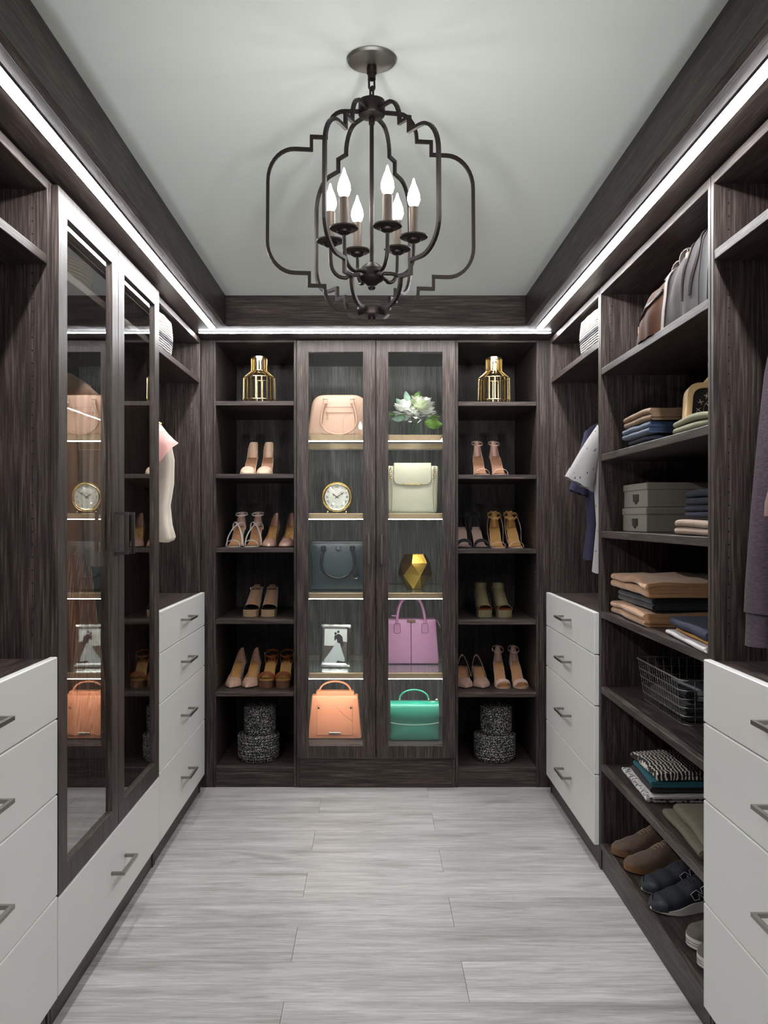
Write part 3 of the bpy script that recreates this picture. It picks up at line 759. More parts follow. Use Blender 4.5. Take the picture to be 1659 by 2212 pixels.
def scallop(t, sd):
    s = Shoe(.205, .036, .092, RT, bend=.004*sd)
    s.sole(t, BLUSH, .005); s.insole(t, GOLDIN); s.heel(t, BLUSH)
    s.strap(t, BLUSH, .10, .20, .026, .008, 'toe_strap'); s.quarter(t, GOLDIN, .66, .003, .02, .075, pinch=.2)
    for e in (-1, 1):
        pts = [s.edge(.42+.4*k/16, e, .003+.010*math.sin(PI*k/16))+Vector((0, 0, .004+.055*(k/16)+.003*math.sin(k*1.9))) for k in range(17)]
        build(MB().tube(pts, 0, up=(e, 0, .2), sq=(.0016, .007)), 'scalloped_strap', BLUSH, t, 50, local=True)
    q = []
    for k in range(40):
        a = 2*PI*k/40; q.append((s.cx(.86)+.034*math.cos(a), s.L*.86-.042*math.sin(a), .162-.016*math.sin(a)+.0035*math.sin(9*a)))
    build(MB().tube(q, 0, closed=True, up=(0, 0, 1), sq=(.010, .0016)), 'scalloped_strap', GOLDIN, t, 50, local=True)
    build(MB().box(sd*.033, sd*.038, s.L*.86-.006, s.L*.86+.006, .157, .170, .001), 'buckle', CHROME, t, local=True)
pair(scallop, (1079, 1118), 4.31, zR[2]+.0005, ('gold-lined scalloped sandal beside the black suede sandals', 'gold-lined scalloped sandal nearest the right cabinet side'), 'scalloped_sandal', 'shoe', (0, 3), 'scalloped sandals')
def caged(t, sd):
    s = espadrille(t, sd, OLIVE_L, .195, .038, True, .15)
    for e in (-1, 1):
        for k in range(5):
            y = .045+.017*k; z0 = .055+.012*k
            build(MB().tube([(e*.0375, y, z0-.014), (e*.0368, y+.012, z0), (e*.034, y+.022, z0+.018)], 0, up=(0, 1, -.6), sq=(.0045, .002)), 'side_slit', BLACK, t, local=True)
    build(MB().tube([(.029*math.cos(2*PI*k/22), .156+.036*math.sin(2*PI*k/22), .145) for k in range(22)], 0, closed=True, up=(0, 0, 1), sq=(.026, .002)), 'ankle_cuff', OLIVE_L, t, local=True)
    s.strap(t, OLIVE_L, .09, .09, .026, .009, 'toe_strap')
pair(caged, (1049, 1093), 4.30, zR[3]+.0005, ('olive caged open-toe bootie, left of the two on its shelf', 'olive caged open-toe bootie, right of the two on its shelf'), 'caged_bootie', 'shoe', (2, 6), 'olive caged booties')
def sling(t, sd):
    s = Shoe(.21, .041, .07, PT, bend=.004*sd)
    s.sole(t, DKSOLE); s.insole(t, TANIN); s.toebox(t, MAUVE, .27, .50, .042); s.quarter(t, MAUVE, .42, .036, .012, .004); s.heel(t, MAUVE, 'kitten')
    pts = []
    for k in range(21):
        a = PI*k/20; pts.append((-(.036-.012*math.sin(a))*math.cos(a), s.L*(.55+.37*math.sin(a)), .04+.095*math.sin(a)))
    build(MB().tube(pts, 0, up=(0, -.5, 1), sq=(.010, .0016)), 'slingback_strap', MAUVE, t, 50, local=True)
pair(sling, (1007, 1043), 4.28, zR[4]+.0005, ('mauve pointed slingback partly behind the glazed door edge', 'mauve pointed slingback beside the pale sandals'), 'slingback_pump', 'shoe', (0, 3), 'mauve slingbacks')
pair(ankle(GREYNUDE, TANIN, .033, .018), (1090, 1128), 4.28, zR[4]+.0005, ('pale pinkish ankle-strap sandal with wide toe band, beside the slingbacks', 'pale pinkish ankle-strap sandal with wide toe band, nearest the right side'), 'ankle_strap_sandal', 'shoe', (2, 5), 'pale wide-band sandals')

# gold cage vases and round rope baskets in the back cabinets
def cage_vase(label, x, y, z):
    t = thing('cage_vase', label, 'vase', (x, y, z), 0, 'gold cage vases')
    pr = [(.066, .004), (.0775, .022), (.0755, .132), (.037, .166), (.0365, .230)]
    def ringz(r, z_, R_, nm): build(MB().tube([(r*math.cos(2*PI*k/32), r*math.sin(2*PI*k/32), z_) for k in range(32)], R_, 6, closed=True), nm, GOLD, t, 60, local=True)
    for (r, z_) in pr[:4]: ringz(r, z_, .0026, 'hoop')
    build(MB().lathe([(.0395, .226), (.0395, .234), (.034, .2345), (.034, .2265), (.0395, .226)], 32, cap=False), 'rim', GOLD, t, 35, local=True)
    build(MB().lathe([(.001, .001), (.064, .001), (.066, .004), (.062, .006), (.001, .006)], 32, cap=False), 'base', GOLD, t, 35, local=True)
    for k in range(18):
        a = 2*PI*k/18+.1; d = Vector((math.cos(a), math.sin(a), 0)); n = Vector((-d.y, d.x, 0))
        build(MB().tube([d*r+Vector((0, 0, z_)) for r, z_ in pr], 0, up=n, sq=(.0056, .004)), 'cage_wire', GOLD, t, local=True)
    return t
cage_vase('gold cage vase on the left shoe cabinet top shelf', X(560, 4.33), 4.33, zL[0]+.001)
cage_vase('gold cage vase on the right shoe cabinet top shelf', X(1067, 4.33), 4.33, zR[0]+.001)
RB = pattern('speckled_rope', (190, 186, 178), (26, 25, 25), 'voronoi', (150, 150, 210), .37, .9, .06)
def rope_basket(label, x, y, z, r, h, n, grp):
    t = thing('rope_basket', label, 'basket', (x, y, z), random.random()*6, grp)
    R = h/n/2
    def coil(i, rr, z_):
        mb = MB().tube([(rr*math.cos(2*PI*k/40), rr*math.sin(2*PI*k/40), z_) for k in range(40)], R*1.06, 7, closed=True); return mb
    b = MB(); l = MB()
    for i in range(n):
        bul = r*(1+.05*math.sin(PI*(i+.5)/n*.9)) if i < n*.68 else r*1.05
        tgt = b if i < n*.68 else l
        m2 = coil(i, bul-R-.006*(i == 0), R*(2*i+1)); tgt.add(m2.v, m2.f)
    j = 0
    rr = r-3*R
    while rr > .006: m2 = coil(0, rr, h-R*.9); l.add(m2.v, m2.f); rr -= 2*R
    b.lathe([(.001, .004), (r*.94, .004), (r*.97, h*.64), (.001, h*.64)], 28, cap=False)
    build(b, 'coiled_body', RB, t, 60, kind='stuff', local=True); build(l, 'coiled_lid', RB, t, 60, kind='stuff', local=True)
    return t
for sx, side, cab in ((558.5, 'left', 'left'), (1068.5, 'right', 'right')):
    rope_basket('large round black and white rope basket at the bottom of the %s shoe cabinet' % cab, X(sx, 4.335), 4.335, zBt+.0005, .098, .126, 10, 'large rope baskets')
    rope_basket('small round rope basket stacked on the large one in the %s shoe cabinet' % cab, X(sx+3, 4.335), 4.335, zBt+.1285, .075, .135, 11, 'small rope baskets')

# ---------------------------------------------------------------- bags and ornaments behind the glazed doors
def round_poly(pts, rad, n=5):
    """corner-rounded outline; rad a number or one per corner"""
    out = []; N = len(pts)
    for i in range(N):
        p = Vector(pts[i]).to_2d() if len(pts[i]) > 2 else Vector(pts[i]); a = Vector(pts[i-1]); b = Vector(pts[(i+1) % N])
        r = rad[i] if isinstance(rad, (list, tuple)) else rad
        ua = (a-p).normalized(); ub = (b-p).normalized(); r = min(r, (a-p).length*.48, (b-p).length*.48)
        s_, e = p+ua*r, p+ub*r
        for k in range(n+1):
            t = k/n; out.append(tuple((s_*(1-t)+p*t)*(1-t)+(p*(1-t)+e*t)*t))
    return out
def inset(poly, e):
    c = Vector((sum(p[0] for p in poly)/len(poly), sum(p[1] for p in poly)/len(poly)))
    out = []
    for p in poly:
        v = Vector(p)-c; L = v.length; out.append(tuple(c+v*((L-e)/L)))
    return out
def bag_body(t, poly, dep, m, b=.008, name='body', bulge=.012):
    """outline in x,z swelled to a bag; dep(z) is its thickness; front at y=-dep/2"""
    R = []
    for (e, q) in ((b*2.2, -1.0), (b, -.97), (b*.3, -.88), (0, -.7), (0, .7), (b*.3, .88), (b, .97), (b*2.2, 1.0)):
        pl = inset(poly, e); R.append([(x, q*dep(z)/2, z) for x, z in pl])
    mb = MB(); n = len(poly); st = len(R)
    mb.loft(R, cap=False)
    for ring, sg in ((R[0], -1), (R[-1], 1)):
        cx_, cz = sum(p[0] for p in ring)/n, sum(p[2] for p in ring)/n
        prev = ring
        for f in (.93, .8, .6, .4, .2, .05):
            nx = [(cx_+(p[0]-cx_)*f, sg*(dep(cz+(p[2]-cz)*f)/2+bulge*(1-f**3)*.5), cz+(p[2]-cz)*f) for p in ring]
            mb.loft([prev, nx], cap=False); prev = nx
        k = len(mb.v); mb.v += [Vector(p) for p in prev]; mb.f.append(tuple(range(k, k+n))); mb.m.append(mb.cur)
    return build(mb, name, m, t, 50, local=True)
def arch_handle(t, xa, xb, z0, z1, y, r, m, n=18, name='handle', lean=0, flat=False):
    pts = []
    for k in range(n+1):
        a = PI*k/n; pts.append(((xa+xb)/2-(xb-xa)/2*math.cos(a), y+lean*math.sin(a), z0+(z1-z0)*math.sin(a)**.8))
    mb = MB().tube(pts, 0, up=(0, 1, 0), sq=(r*2.6, r*1.3)) if flat else MB().tube(pts, r, 9)
    return build(mb, name, m, t, 50, local=True)
def line(t, pts, r, m, name='stitching', closed=False):
    return build(MB().tube(pts, r, 5, closed=closed), name, m, t, 60, local=True)
def lbox(t, x0, x1, y0, y1, z0, z1, m, name, b=.001): return build(MB().box(x0, x1, y0, y1, z0, z1, b), name, m, t, local=True)
LG = dict(bmp=.12, bscale=900)
# pink satchel
PINK = mat('pink_leather', (212, 172, 150), .45, **LG); PINKD = mat('pink_leather_edge', (168, 120, 102), .5)
d = 4.36; u = d/F
t = thing('satchel', 'blush pink domed satchel on the top lit shelf', 'handbag', (X(733, d), d, 1.6775))
hb = lambda z: .13
bag_body(t, round_poly([(-.158, .001), (.158, .001), (.128, .208), (-.128, .208)], [.012, .012, .06, .06], 8), lambda z: .125-.03*z/.2, PINK)
yf = -.072
line(t, [(x, yf+.010, z) for x, z in round_poly([(-.088, .012), (.088, .012), (.070, .145), (-.070, .145)], [.02, .02, .006, .006], 5)], .0012, PINKD, 'pocket_piping', True)
line(t, [(-.066, yf+.008, .118), (.066, yf+.008, .118)], .0016, PINKD, 'zip'); lbox(t, -.0625, -.058, yf-.004, yf+.004, .108, .122, GOLD, 'zip_slider'); lbox(t, -.060, -.0535, yf-.003, yf, .082, .108, GOLD, 'zip_pull')
pts = [(-.068, yf, .165), (-.083, yf-.004, .12), (-.088, yf-.006, .075)]+[(-.088*math.cos(a), yf-.007, .075-.066*math.sin(a)) for a in (PI*k/14 for k in range(1, 14))]+[(.088, yf-.006, .075), (.083, yf-.004, .12), (.068, yf, .165)]
build(MB().tube(pts, .0048, 9), 'handle', PINK, t, 60, local=True)
for s in (-1, 1):
    lbox(t, s*.066-.010, s*.066+.010, yf-.006, yf+.012, .158, .180, PINK, 'handle_tab', .003)
    lbox(t, s*.066-.011, s*.066+.011, yf-.004, yf+.010, .178, .183, GOLD, 'tab_ring', .001)
# round mantel clock
d = 4.35
t = thing('mantel_clock', 'round gold-rimmed mantel clock with cream dial and ball feet', 'clock', (X(728, d), d, 1.3025))
Mc = Matrix.Translation((0, 0, .082)) @ Matrix.Rotation(PI/2, 4, 'X')
build(MB().lathe([(.001, -.055), (.066, -.055), (.072, -.05), (.072, 0), (.001, 0)], 40, Mc, cap=False), 'case', BLACK, t, 40, local=True)
build(MB().lathe([(.060, .001), (.061, .008), (.064, .010), (.067, .008), (.069, .006), (.073, .010), (.0765, .006), (.0765, -.004), (.073, -.006), (.073, .001)], 48, Mc, cap=False), 'bezel', GOLD, t, 30, local=True)
build(MB().lathe([(.001, .0015), (.0615, .0015), (.0615, .0005), (.001, .0005)], 40, Mc, cap=False), 'dial', mat('cream_dial', (240, 236, 224), .5), t, 30, local=True)
for s in (-1, 1): build(MB().ball((s*.046, -.004, .0068), .0068), 'ball_foot', GOLD, t, 60, local=True)
def text_mesh(body, size, M, m, name, parent, ext=.0004):
    cu = bpy.data.curves.new(name, 'FONT'); cu.body = body; cu.size = size; cu.align_x = 'CENTER'; cu.align_y = 'CENTER'; cu.extrude = ext; cu.resolution_u = 2
    ob = bpy.data.objects.new(name, cu); C.objects.link(ob)
    dg = bpy.context.evaluated_depsgraph_get(); dg.update()
    me = bpy.data.meshes.new_from_object(ob.evaluated_get(dg)); bpy.data.objects.remove(ob); bpy.data.curves.remove(cu)
    me.transform(M); me.materials.clear(); me.materials.append(m)
    o = bpy.data.objects.new(name, me); C.objects.link(o); o.parent = parent; ABS[o.name] = ABS[parent.name].copy(); return o
ROM = ['XII', 'I', 'II', 'III', 'IIII', 'V', 'VI', 'VII', 'VIII', 'IX', 'X', 'XI']
INK = mat('dial_ink', (38, 36, 36), .6)
for k, rtxt in enumerate(ROM):
    a = -2*PI*k/12
    text_mesh(rtxt, .0145, Matrix.Translation((0, -.0018, .082)) @ Matrix.Rotation(PI/2, 4, 'X') @ Matrix.Rotation(a, 4, 'Z') @ Matrix.Translation((0, .0485, 0)), INK, 'numeral', t)
def hand(t, ang, L, wd, nm, yy, m=INK, tail=.010, zc=.082, xc=0):
    a = math.radians(ang); dv = Vector((math.sin(a), 0, math.cos(a))); nv = Vector((math.cos(a), 0, -math.sin(a))); c = Vector((xc, yy, zc))
    q = [c-dv*tail-nv*wd*.4, c-dv*tail+nv*wd*.4, c+nv*wd*.5, c+dv*L*.5+nv*wd*.35, c+dv*L*.62+nv*wd*1.0, c+dv*L*.78+nv*wd*.35, c+dv*L, c+dv*L*.78-nv*wd*.35, c+dv*L*.62-nv*wd*1.0, c+dv*L*.5-nv*wd*.35, c-nv*wd*.5]
    return build(MB().loft([q, [p+Vector((0, .0006, 0)) for p in q]]), nm, m, t, local=True)
hand(t, 304, .030, .004, 'hour_hand', -.0035); hand(t, 57, .047, .0028, 'minute_hand', -.0045); hand(t, 40, .046, .0010, 'second_hand', -.0052, tail=.016)
build(MB().lathe([(.0605, .0065), (.05, .009), (.03, .0108), (.0, .0115)][::-1]+[(.0605, .0060)], 40, Mc, cap=False), 'crystal', glass('clock_glass', (1, 1, 1)), t, 60, local=True)
# dark tote
TEAL_D = mat('dark_teal_leather', (38, 50, 56), .32, **LG); NAVYB = mat('black_edge', (16, 18, 22), .4)
d = 4.44
t = thing('tote_bag', 'dark blue-black structured tote with a hanging key fob', 'handbag', (X(731, d), d, .9215))
bag_body(t, round_poly([(-.150, .001), (.150, .001), (.146, .248), (-.146, .248)], [.008, .008, .018, .018], 5), lambda z: .13-.05*z/.25, TEAL_D, .005)
yf = -.068
line(t, [(x, yf+.012, z) for x, z in round_poly([(-.145, .006), (.145, .006), (.141, .243), (-.141, .243)], .016, 4)], .0022, NAVYB, 'piping', True)
for s in (-1, 1): line(t, [(s*.137, yf+.016, .19), (s*.130, yf+.012, .17), (s*.130, yf+.006, .02)], .0022, NAVYB, 'side_gusset_seam')
pts = [(-.070, yf+.008, .212), (-.080, yf-.002, .17), (-.083, yf-.005, .14)]+[(-.083*math.cos(a), yf-.006, .135-.075*math.sin(a)) for a in (PI*k/14 for k in range(1, 14))]+[(.083, yf-.005, .14), (.080, yf-.002, .17), (.070, yf+.008, .212)]
build(MB().tube(pts, .0055, 9), 'handle', NAVYB, t, 60, local=True)
for s in (-1, 1): lbox(t, s*.072-.012, s*.072+.012, yf-.004, yf+.014, .196, .222, NAVYB, 'handle_tab', .004)
lbox(t, -.008, .012, yf+.004, yf+.014, .200, .218, CHROME, 'maker_plate', .002)
line(t, [(.075, yf-.006, .21), (.086, yf-.008, .17), (.088, yf-.008, .125)], .0018, NAVYB, 'fob_cord')
build(MB().loft([[(.088+sx*w_, yf-.008+sy*.004, z_) for sx, sy in ((-1, -1), (1, -1), (1, 1), (-1, 1))] for z_, w_ in ((.128, .007), (.12, .011), (.080, .0165), (.076, .015))]), 'key_fob', NAVYB, t, local=True)
line(t, [(.088+.014*math.cos(2*PI*k/20), yf-.008, .072+.014*math.sin(2*PI*k/20)) for k in range(20)], .0018, CHROME, 'fob_ring', True)
# photo frame (couple in wedding clothes, flat print)
d = 4.36; u = d/F
t = thing('photo_frame', 'silver photo frame with a wedding couple print', 'picture frame', (X(724, d), d, .5425), math.radians(-6))
tilt = Matrix.Translation((0, 0, .001)) @ Matrix.Rotation(math.radians(-9), 4, 'X')
SIL = mat('silver_frame', (196, 196, 196), .22, 1.0)
def fpart(mb, nm, m, **k): return build(mb.xf(tilt), nm, m, t, local=True, **k)
W2, Hf = .074, .206
def wavy(x0, x1, z0, z1, e):
    out = []
    for (a, b) in (((x0, z0), (x1, z0)), ((x1, z0), (x1, z1)), ((x1, z1), (x0, z1)), ((x0, z1), (x0, z0))):
        a, b = Vector(a), Vector(b); n_ = Vector((b.y-a.y, a.x-b.x)).normalized(); K = 12
        for k in range(K): out.append(tuple(a.lerp(b, k/K)+n_*e*abs(math.sin(PI*k/K*3))))
    return out
o0 = wavy(-W2, W2, 0.001, Hf, .003); o1 = wavy(-W2+.008, W2-.008, .009, Hf-.008, .0); o2 = wavy(-W2+.017, W2-.017, .018, Hf-.017, 0)
fpart(MB().loft([[(x, .004, z) for x, z in o0], [(x, -.004, z) for x, z in o0], [(x, -.008, z) for x, z in o1], [(x, -.004, z) for x, z in o2], [(x, .004, z) for x, z in o2]], cap=False), 'frame', SIL, smooth=40)
fpart(MB().box(-W2+.004, W2-.004, .0045, .008, .004, Hf-.004), 'backing', BLACK)
x0, x1, z0, z1 = -W2+.016, W2-.016, .017, Hf-.016
fpart(MB().box(x0, x1, .001, .003, z0, z1), 'print', mat('print_sky', (244, 240, 230), .6))
def flat(poly, nm, m, yy):
    P_ = [(x0+(x1-x0)*a, z0+(z1-z0)*b) for a, b in poly]; fpart(MB().prism(P_, yy, yy+.0003), nm, m)
flat([(0, 0), (1, 0), (1, .6), (.85, .62), (.6, .53), (.35, .49), (0, .50)], 'print_field', mat('print_field', (96, 84, 74), .6), .0006)
flat([(.02, 0), (.02, .10), (.25, .30), (.45, .52), (.52, .62), (.66, .60), (.78, .35), (.9, .14), (.9, .02), (.6, .08), (.5, 0)], 'print_gown', mat('print_gown', (226, 224, 222), .6), .0003)
flat([(.44, .66), (.435, .76), (.47, .80), (.54, .80), (.56, .83), (.66, .83), (.78, .76), (.84, .52), (.76, .44), (.70, .56), (.58, .58), (.53, .70), (.48, .64)], 'print_couple', mat('print_dark', (34, 31, 32), .6), .0)
for (hx_, hz_, hr_) in ((.485, .845, .052), (.605, .895, .050)): flat([(hx_+hr_*math.cos(PI*k/7), hz_+hr_*.8*math.sin(PI*k/7)) for k in range(14)], 'print_head', mat('print_dark', (34, 31, 32), .6), -.0002)
flat([(.55, .0), (.62, .07), (.95, .04), (1, 0)], 'print_shade', mat('print_dark', (34, 31, 32), .6), .0)
fpart(MB().box(-W2+.014, W2-.014, -.0015, -.0008, .015, Hf-.014), 'glass', GLASS_VASE)
fpart(MB().xf(Matrix.Identity(4)).box(-.02, .02, .008, .011, .02, .15), 'strut', BLACK)
# orange bag
ORG = mat('coral_leather', (222, 142, 104), .42, **LG); ORGD = mat('coral_edge', (150, 84, 56), .5)
d = 4.355
t = thing('handbag', 'coral orange top-handle bag with stitched front pocket', 'handbag', (X(724, d), d, .2005))
bag_body(t, round_poly([(-.134, .001), (.134, .001), (.113, .206), (-.113, .206)], [.010, .010, .006, .006], 4), lambda z: .125-.06*z/.2, ORG, .003)
yf = -.066
def fy(z): return -(.125-.06*z/.2)/2-.0062
bag_body(t, round_poly([(-.098, .200), (.098, .200), (.092, .226), (-.092, .226)], .004, 3), lambda z: .05, ORG, .002, 'top_gusset', .002)
pk_ = round_poly([(-.088, .020), (.088, .020), (.088, .160), (-.088, .160)], .008, 4)
line(t, [(x, fy(z)+.003, z) for x, z in pk_], .0011, ORGD, 'pocket_seam', True)
line(t, [(0, fy(.16)+.002, .160), (.05, fy(.11)+.001, .112), (.088, fy(.085)+.003, .085)], .0013, ORGD, 'fold_seam'); line(t, [(.018, fy(.143)+.002, .145), (.088, fy(.15)+.003, .152)], .0011, ORGD, 'fold_seam')
for s in (-1, 1): build(MB().ball((s*.079, fy(.15)+.001, .150), .0055, 10, 6, (1, .5, 1)), 'stud', STEEL, t, 60, local=True)
lbox(t, -.028, .030, fy(.035)-.004, fy(.035)+.002, .026, .034, NICKEL, 'maker_plate', .001)
arch_handle(t, -.078, .078, .212, .272, 0, .0055, ORG, flat=True)
for s in (-1, 1): lbox(t, s*.078-.007, s*.078+.007, -.01, .01, .202, .216, NICKEL, 'handle_ring', .002)
# vase of white flowers
d = 4.37
t = thing('flower_vase', 'white hydrangeas and green leaves in a square glass vase', 'flowers', (X(897, d), d, 1.6775))
VW, VH = .046, .086
def sqr(w_, z_, n=4): return [(x, y, z_) for x, y in round_poly([(-w_, -w_), (w_, -w_), (w_, w_), (-w_, w_)], .010, n)]
build(MB().loft([sqr(VW-.004, .0), sqr(VW-.003, .004), sqr(VW, .02), sqr(VW, VH), sqr(VW-.0035, VH), sqr(VW-.0035, .016), sqr(VW-.006, .012)], cap=True), 'vase', GLASS_VASE, t, 50, local=True)
PET = mat('white_petal', (238, 238, 232), .6, var=.05, sheen=.2); PETG = mat('greenish_petal', (226, 232, 204), .6, var=.1); LEAFP = mat('pale_leaf', (142, 170, 150), .55, var=.1); LEAFG = mat('green_leaf', (92, 128, 44), .5, var=.15); STEMM = mat('green_stem', (90, 110, 70), .6)
rnd = random.Random(11)
def petal(mb, c, dirv, L, wd, cup):
    dirv = dirv.normalized(); sd = dirv.cross(Vector((0, 0, 1))); sd = sd.normalized() if sd.length > .05 else Vector((1, 0, 0)); up = sd.cross(dirv)
    def f(a, b): 
        ww = wd*math.sin(PI*min(.92, a*.85+.12))**.7; x = (b*2-1)
        return c+dirv*L*a+sd*ww*x+up*(cup*(a*a)+.25*wd*(x*x-.4)*math.sin(PI*a))
    mb.grid(f, 4, 4)
def bloom(c, r, n, m, nm='bloom', flatn=.55):
    mb = MB()
    for k in range(n):
        th = math.acos(1-1.5*(k+.5)/n); ph = k*2.39996
        dv = Vector((math.sin(th)*math.cos(ph), math.sin(th)*math.sin(ph), math.cos(th)))
        tip = dv+Vector((rnd.uniform(-.25, .25), rnd.uniform(-.25, .25), rnd.uniform(-.1, .4)))
        petal(mb, Vector(c)+dv*r*.35, tip, r*rnd.uniform(.6, .8), r*flatn*.55, r*rnd.uniform(-.15, .2))
    return build(mb, nm, m, t, 80, local=True)
bloom((-.055, -.022, .125), .062, 34, PET); bloom((.022, -.030, .140), .052, 40, PETG); bloom((.062, -.012, .118), .045, 34, PET); bloom((.010, .02, .165), .050, 34, PETG); bloom((.055, .015, .160), .045, 30, PET); bloom((-.012, -.044, .108), .040, 24, PET)
bloom((.082, .0, .090), .034, 20, PETG)
for k in range(7):
    a = k*.9; line(t, [(.03*math.cos(a), .03*math.sin(a), .012), (.012*math.cos(a+1), .012*math.sin(a+1), .07), (.03*math.cos(a+2), .02*math.sin(a+2), .12)], .0018, STEMM, 'stem')
for (p, q, L, wd, m) in (((-.03, 0, .16), (-.25, 0, 1), .075, .017, LEAFP), ((-.06, 0, .16), (-.8, -.1, .8), .05, .014, LEAFP), ((0, .02, .19), (.3, 0, .6), .05, .016, LEAFG), ((-.05, -.02, .105), (-1, -.1, .12), .085, .011, LEAFG), ((-.05, -.03, .095), (-1, -.2, -.05), .07, .015, LEAFP), ((.045, -.03, .075), (1, -.1, -.15), .088, .026, LEAFG), ((.07, -.02, .10), (1, 0, .1), .05, .010, LEAFG)):
    mb = MB()
    dv = Vector(q).normalized(); sd = dv.cross(Vector((0, 1, 0))).normalized(); up = Vector((0, -1, 0))
    mb.grid(lambda a, b: Vector(p)+dv*L*a+sd*wd*math.sin(PI*min(.97, a*.9+.07))**.8*(2*b-1)+up*(.006*math.sin(2*PI*a)-.35*wd*abs(2*b-1)), 8, 4, .0005)
    build(mb, 'leaf', m, t, 60, local=True)
# cream backpack
CREAM = mat('cream_leather', (190, 186, 164), .5, **LG); CREAMD = mat('cream_seam', (140, 134, 110), .6)
d = 4.37
t = thing('mini_backpack', 'cream leather mini backpack with a flap and gold clasp', 'backpack', (X(890, d), d, 1.3025))
bag_body(t, round_poly([(-.122, .001), (.122, .001), (.128, .235), (-.128, .235)], [.02, .02, .012, .012], 5), lambda z: .12-.035*z/.24, CREAM, .007)
fl_ = round_poly([(-.096, .140), (.096, .140), (.092, .249), (-.092, .249)], [.035, .035, .003, .003], 6)
bag_body(t, fl_, lambda z: .115+.01*(.25-z), CREAM, .002, 'flap', .003)
line(t, [(x, -.0585, z) for x, z in fl_[:len(fl_)//2]], .0014, CREAMD, 'flap_piping')
lbox(t, -.045, .042, -.066, -.056, .140, .148, GOLD, 'clasp', .002)
for s in (-1, 1):
    for k in range(6): line(t, [(s*.108+.0052*math.cos(2*PI*j/10)*(1 if k % 2 else .5), -.055, .222-.0105*k+.0075*math.sin(2*PI*j/10)) for j in range(10)], .0014, GOLD, 'chain_link', True)
    line(t, [(s*.105, -.056, .16), (s*.100, -.0585, .10), (s*.104, -.060, .01)], .0013, CREAMD, 'side_seam')
# faceted gold vase
d = 4.46
t = thing('faceted_vase', 'hammered gold vase of flat angular facets', 'vase', (X(896.5, d), d, .9215), .28)
def hexr(r, z_, off, n=6): return [Vector((r*math.cos(2*PI*k/n+off), r*math.sin(2*PI*k/n+off), z_)) for k in range(n)]
r0, r1, r2, r3 = hexr(.042, .0005, 0), hexr(.087, .072, PI/6), hexr(.080, .132, 0), hexr(.055, .177, 0)
mb = MB(); mb.add(r0+r1+r2+r3, [])
fs = []
for k in range(6):
    n_ = (k+1) % 6
    fs += [(k, n_, 6+k), (n_, 6+n_, 6+k), (6+k, 12+n_, 12+k), (6+k, 6+n_, 12+n_), (12+k, 12+n_, 18+n_, 18+k)]
fs.append(tuple(range(5, -1, -1)))
mb.f += fs; mb.m += [0]*len(fs)
i3 = hexr(.050, .175, 0); i2 = hexr(.074, .130, 0); mb.loft([r3, i3, i2, hexr(.03, .02, 0)], cap=True)
build(mb, 'body', GOLDH, t, local=True)
# purple bag
PUR = mat('orchid_leather', (188, 132, 170), .45, **LG); PURD = mat('plum_edge', (84, 48, 74), .5)
d = 4.53
t = thing('handbag', 'orchid purple tote with rolled handles and a dark centre seam', 'handbag', (X(887, d), d, .5385))
bag_body(t, round_poly([(-.143, .001), (.143, .001), (.128, .225), (-.128, .225)], [.012, .012, .006, .006], 4), lambda z: .14-.06*z/.22, PUR, .003)
def fp(z): return -(.14-.06*z/.22)/2-.0065
line(t, [(0, fp(z), z) for z in (.004, .06, .12, .17, .218)], .0018, PURD, 'centre_seam')
lbox(t, -.021, .021, fp(.21)-.005, fp(.21)+.004, .211, .222, GOLD, 'maker_plate', .002)
for y, nm in ((-.030, 0), (.030, 1)):
    arch_handle(t, -.072, .072, .19, .345, y-.012 if nm == 0 else y, .0075, PUR, lean=.01)
for s in (-1, 1):
    tab = round_poly([(s*.070-.018, .155), (s*.070+.018, .155), (s*.070+.014, .205), (s*.070-.014, .205)], [.014, .014, .002, .002], 5)
    build(MB().prism(tab, fp(.18)-.002, fp(.18)+.008), 'handle_tab', PUR, t, local=True); line(t, [(x, fp(.18)-.002, z) for x, z in tab], .0011, PURD, 'tab_edge', True)
line(t, [(.125, 0, .222), (.142, -.01, .205), (.150, -.012, .185)], .003, PUR, 'zip_tail'); lbox(t, .146, .153, -.016, -.008, .172, .186, GOLD, 'zip_end')
line(t, [(-.087+.012*math.cos(2*PI*k/14), -.04+.011*math.sin(2*PI*k/14), .243) for k in range(14)], .0028, PUR, 'handle_wrap', True)
# green bag
GRN = mat('emerald_leather', (38, 134, 112), .4, **LG); GRND = mat('emerald_edge', (178, 196, 186), .4)
d = 4.31
t = thing('handbag', 'small emerald green flap bag with one top handle', 'handbag', (X(894.5, d), d, .2005))
bag_body(t, round_poly([(-.123, .001), (.123, .001), (.116, .17), (-.116, .17)], [.014, .014, .02, .02], 5), lambda z: .115-.02*z/.18, GRN, .008)
fl2 = [(-.116, .186)]+[(-.118, .10)]+[(-.108, .086)]+[(.118*math.sin(q), .086-.010*math.cos(q*1.3)**2) for q in (-.8, -.4, 0, .4, .8)]+[(.108, .086), (.118, .10), (.116, .186)]
def flf(a, b):
    # flap: over the top then down the front
    x = -.117+.234*a
    drop = .083+.012*(1-(2*a-1)**2)
    L = b*(.055+drop)
    if L < .055: return (x, .0-L*.98, .186-.012*(L/.055)**3)
    return (x, -.0555-.008*math.sin(PI*min(1, (L-.055)/drop)), .174-(L-.055))
build(MB().grid(flf, 16, 16, .003), 'flap', GRN, t, 50, local=True)
line(t, [tuple(Vector(flf(k/20, 1))+Vector((0, -.003, 0))) for k in range(21)], .0016, GRND, 'flap_edge')
arch_handle(t, -.072, .070, .188, .24, -.01, .0042, GRN)
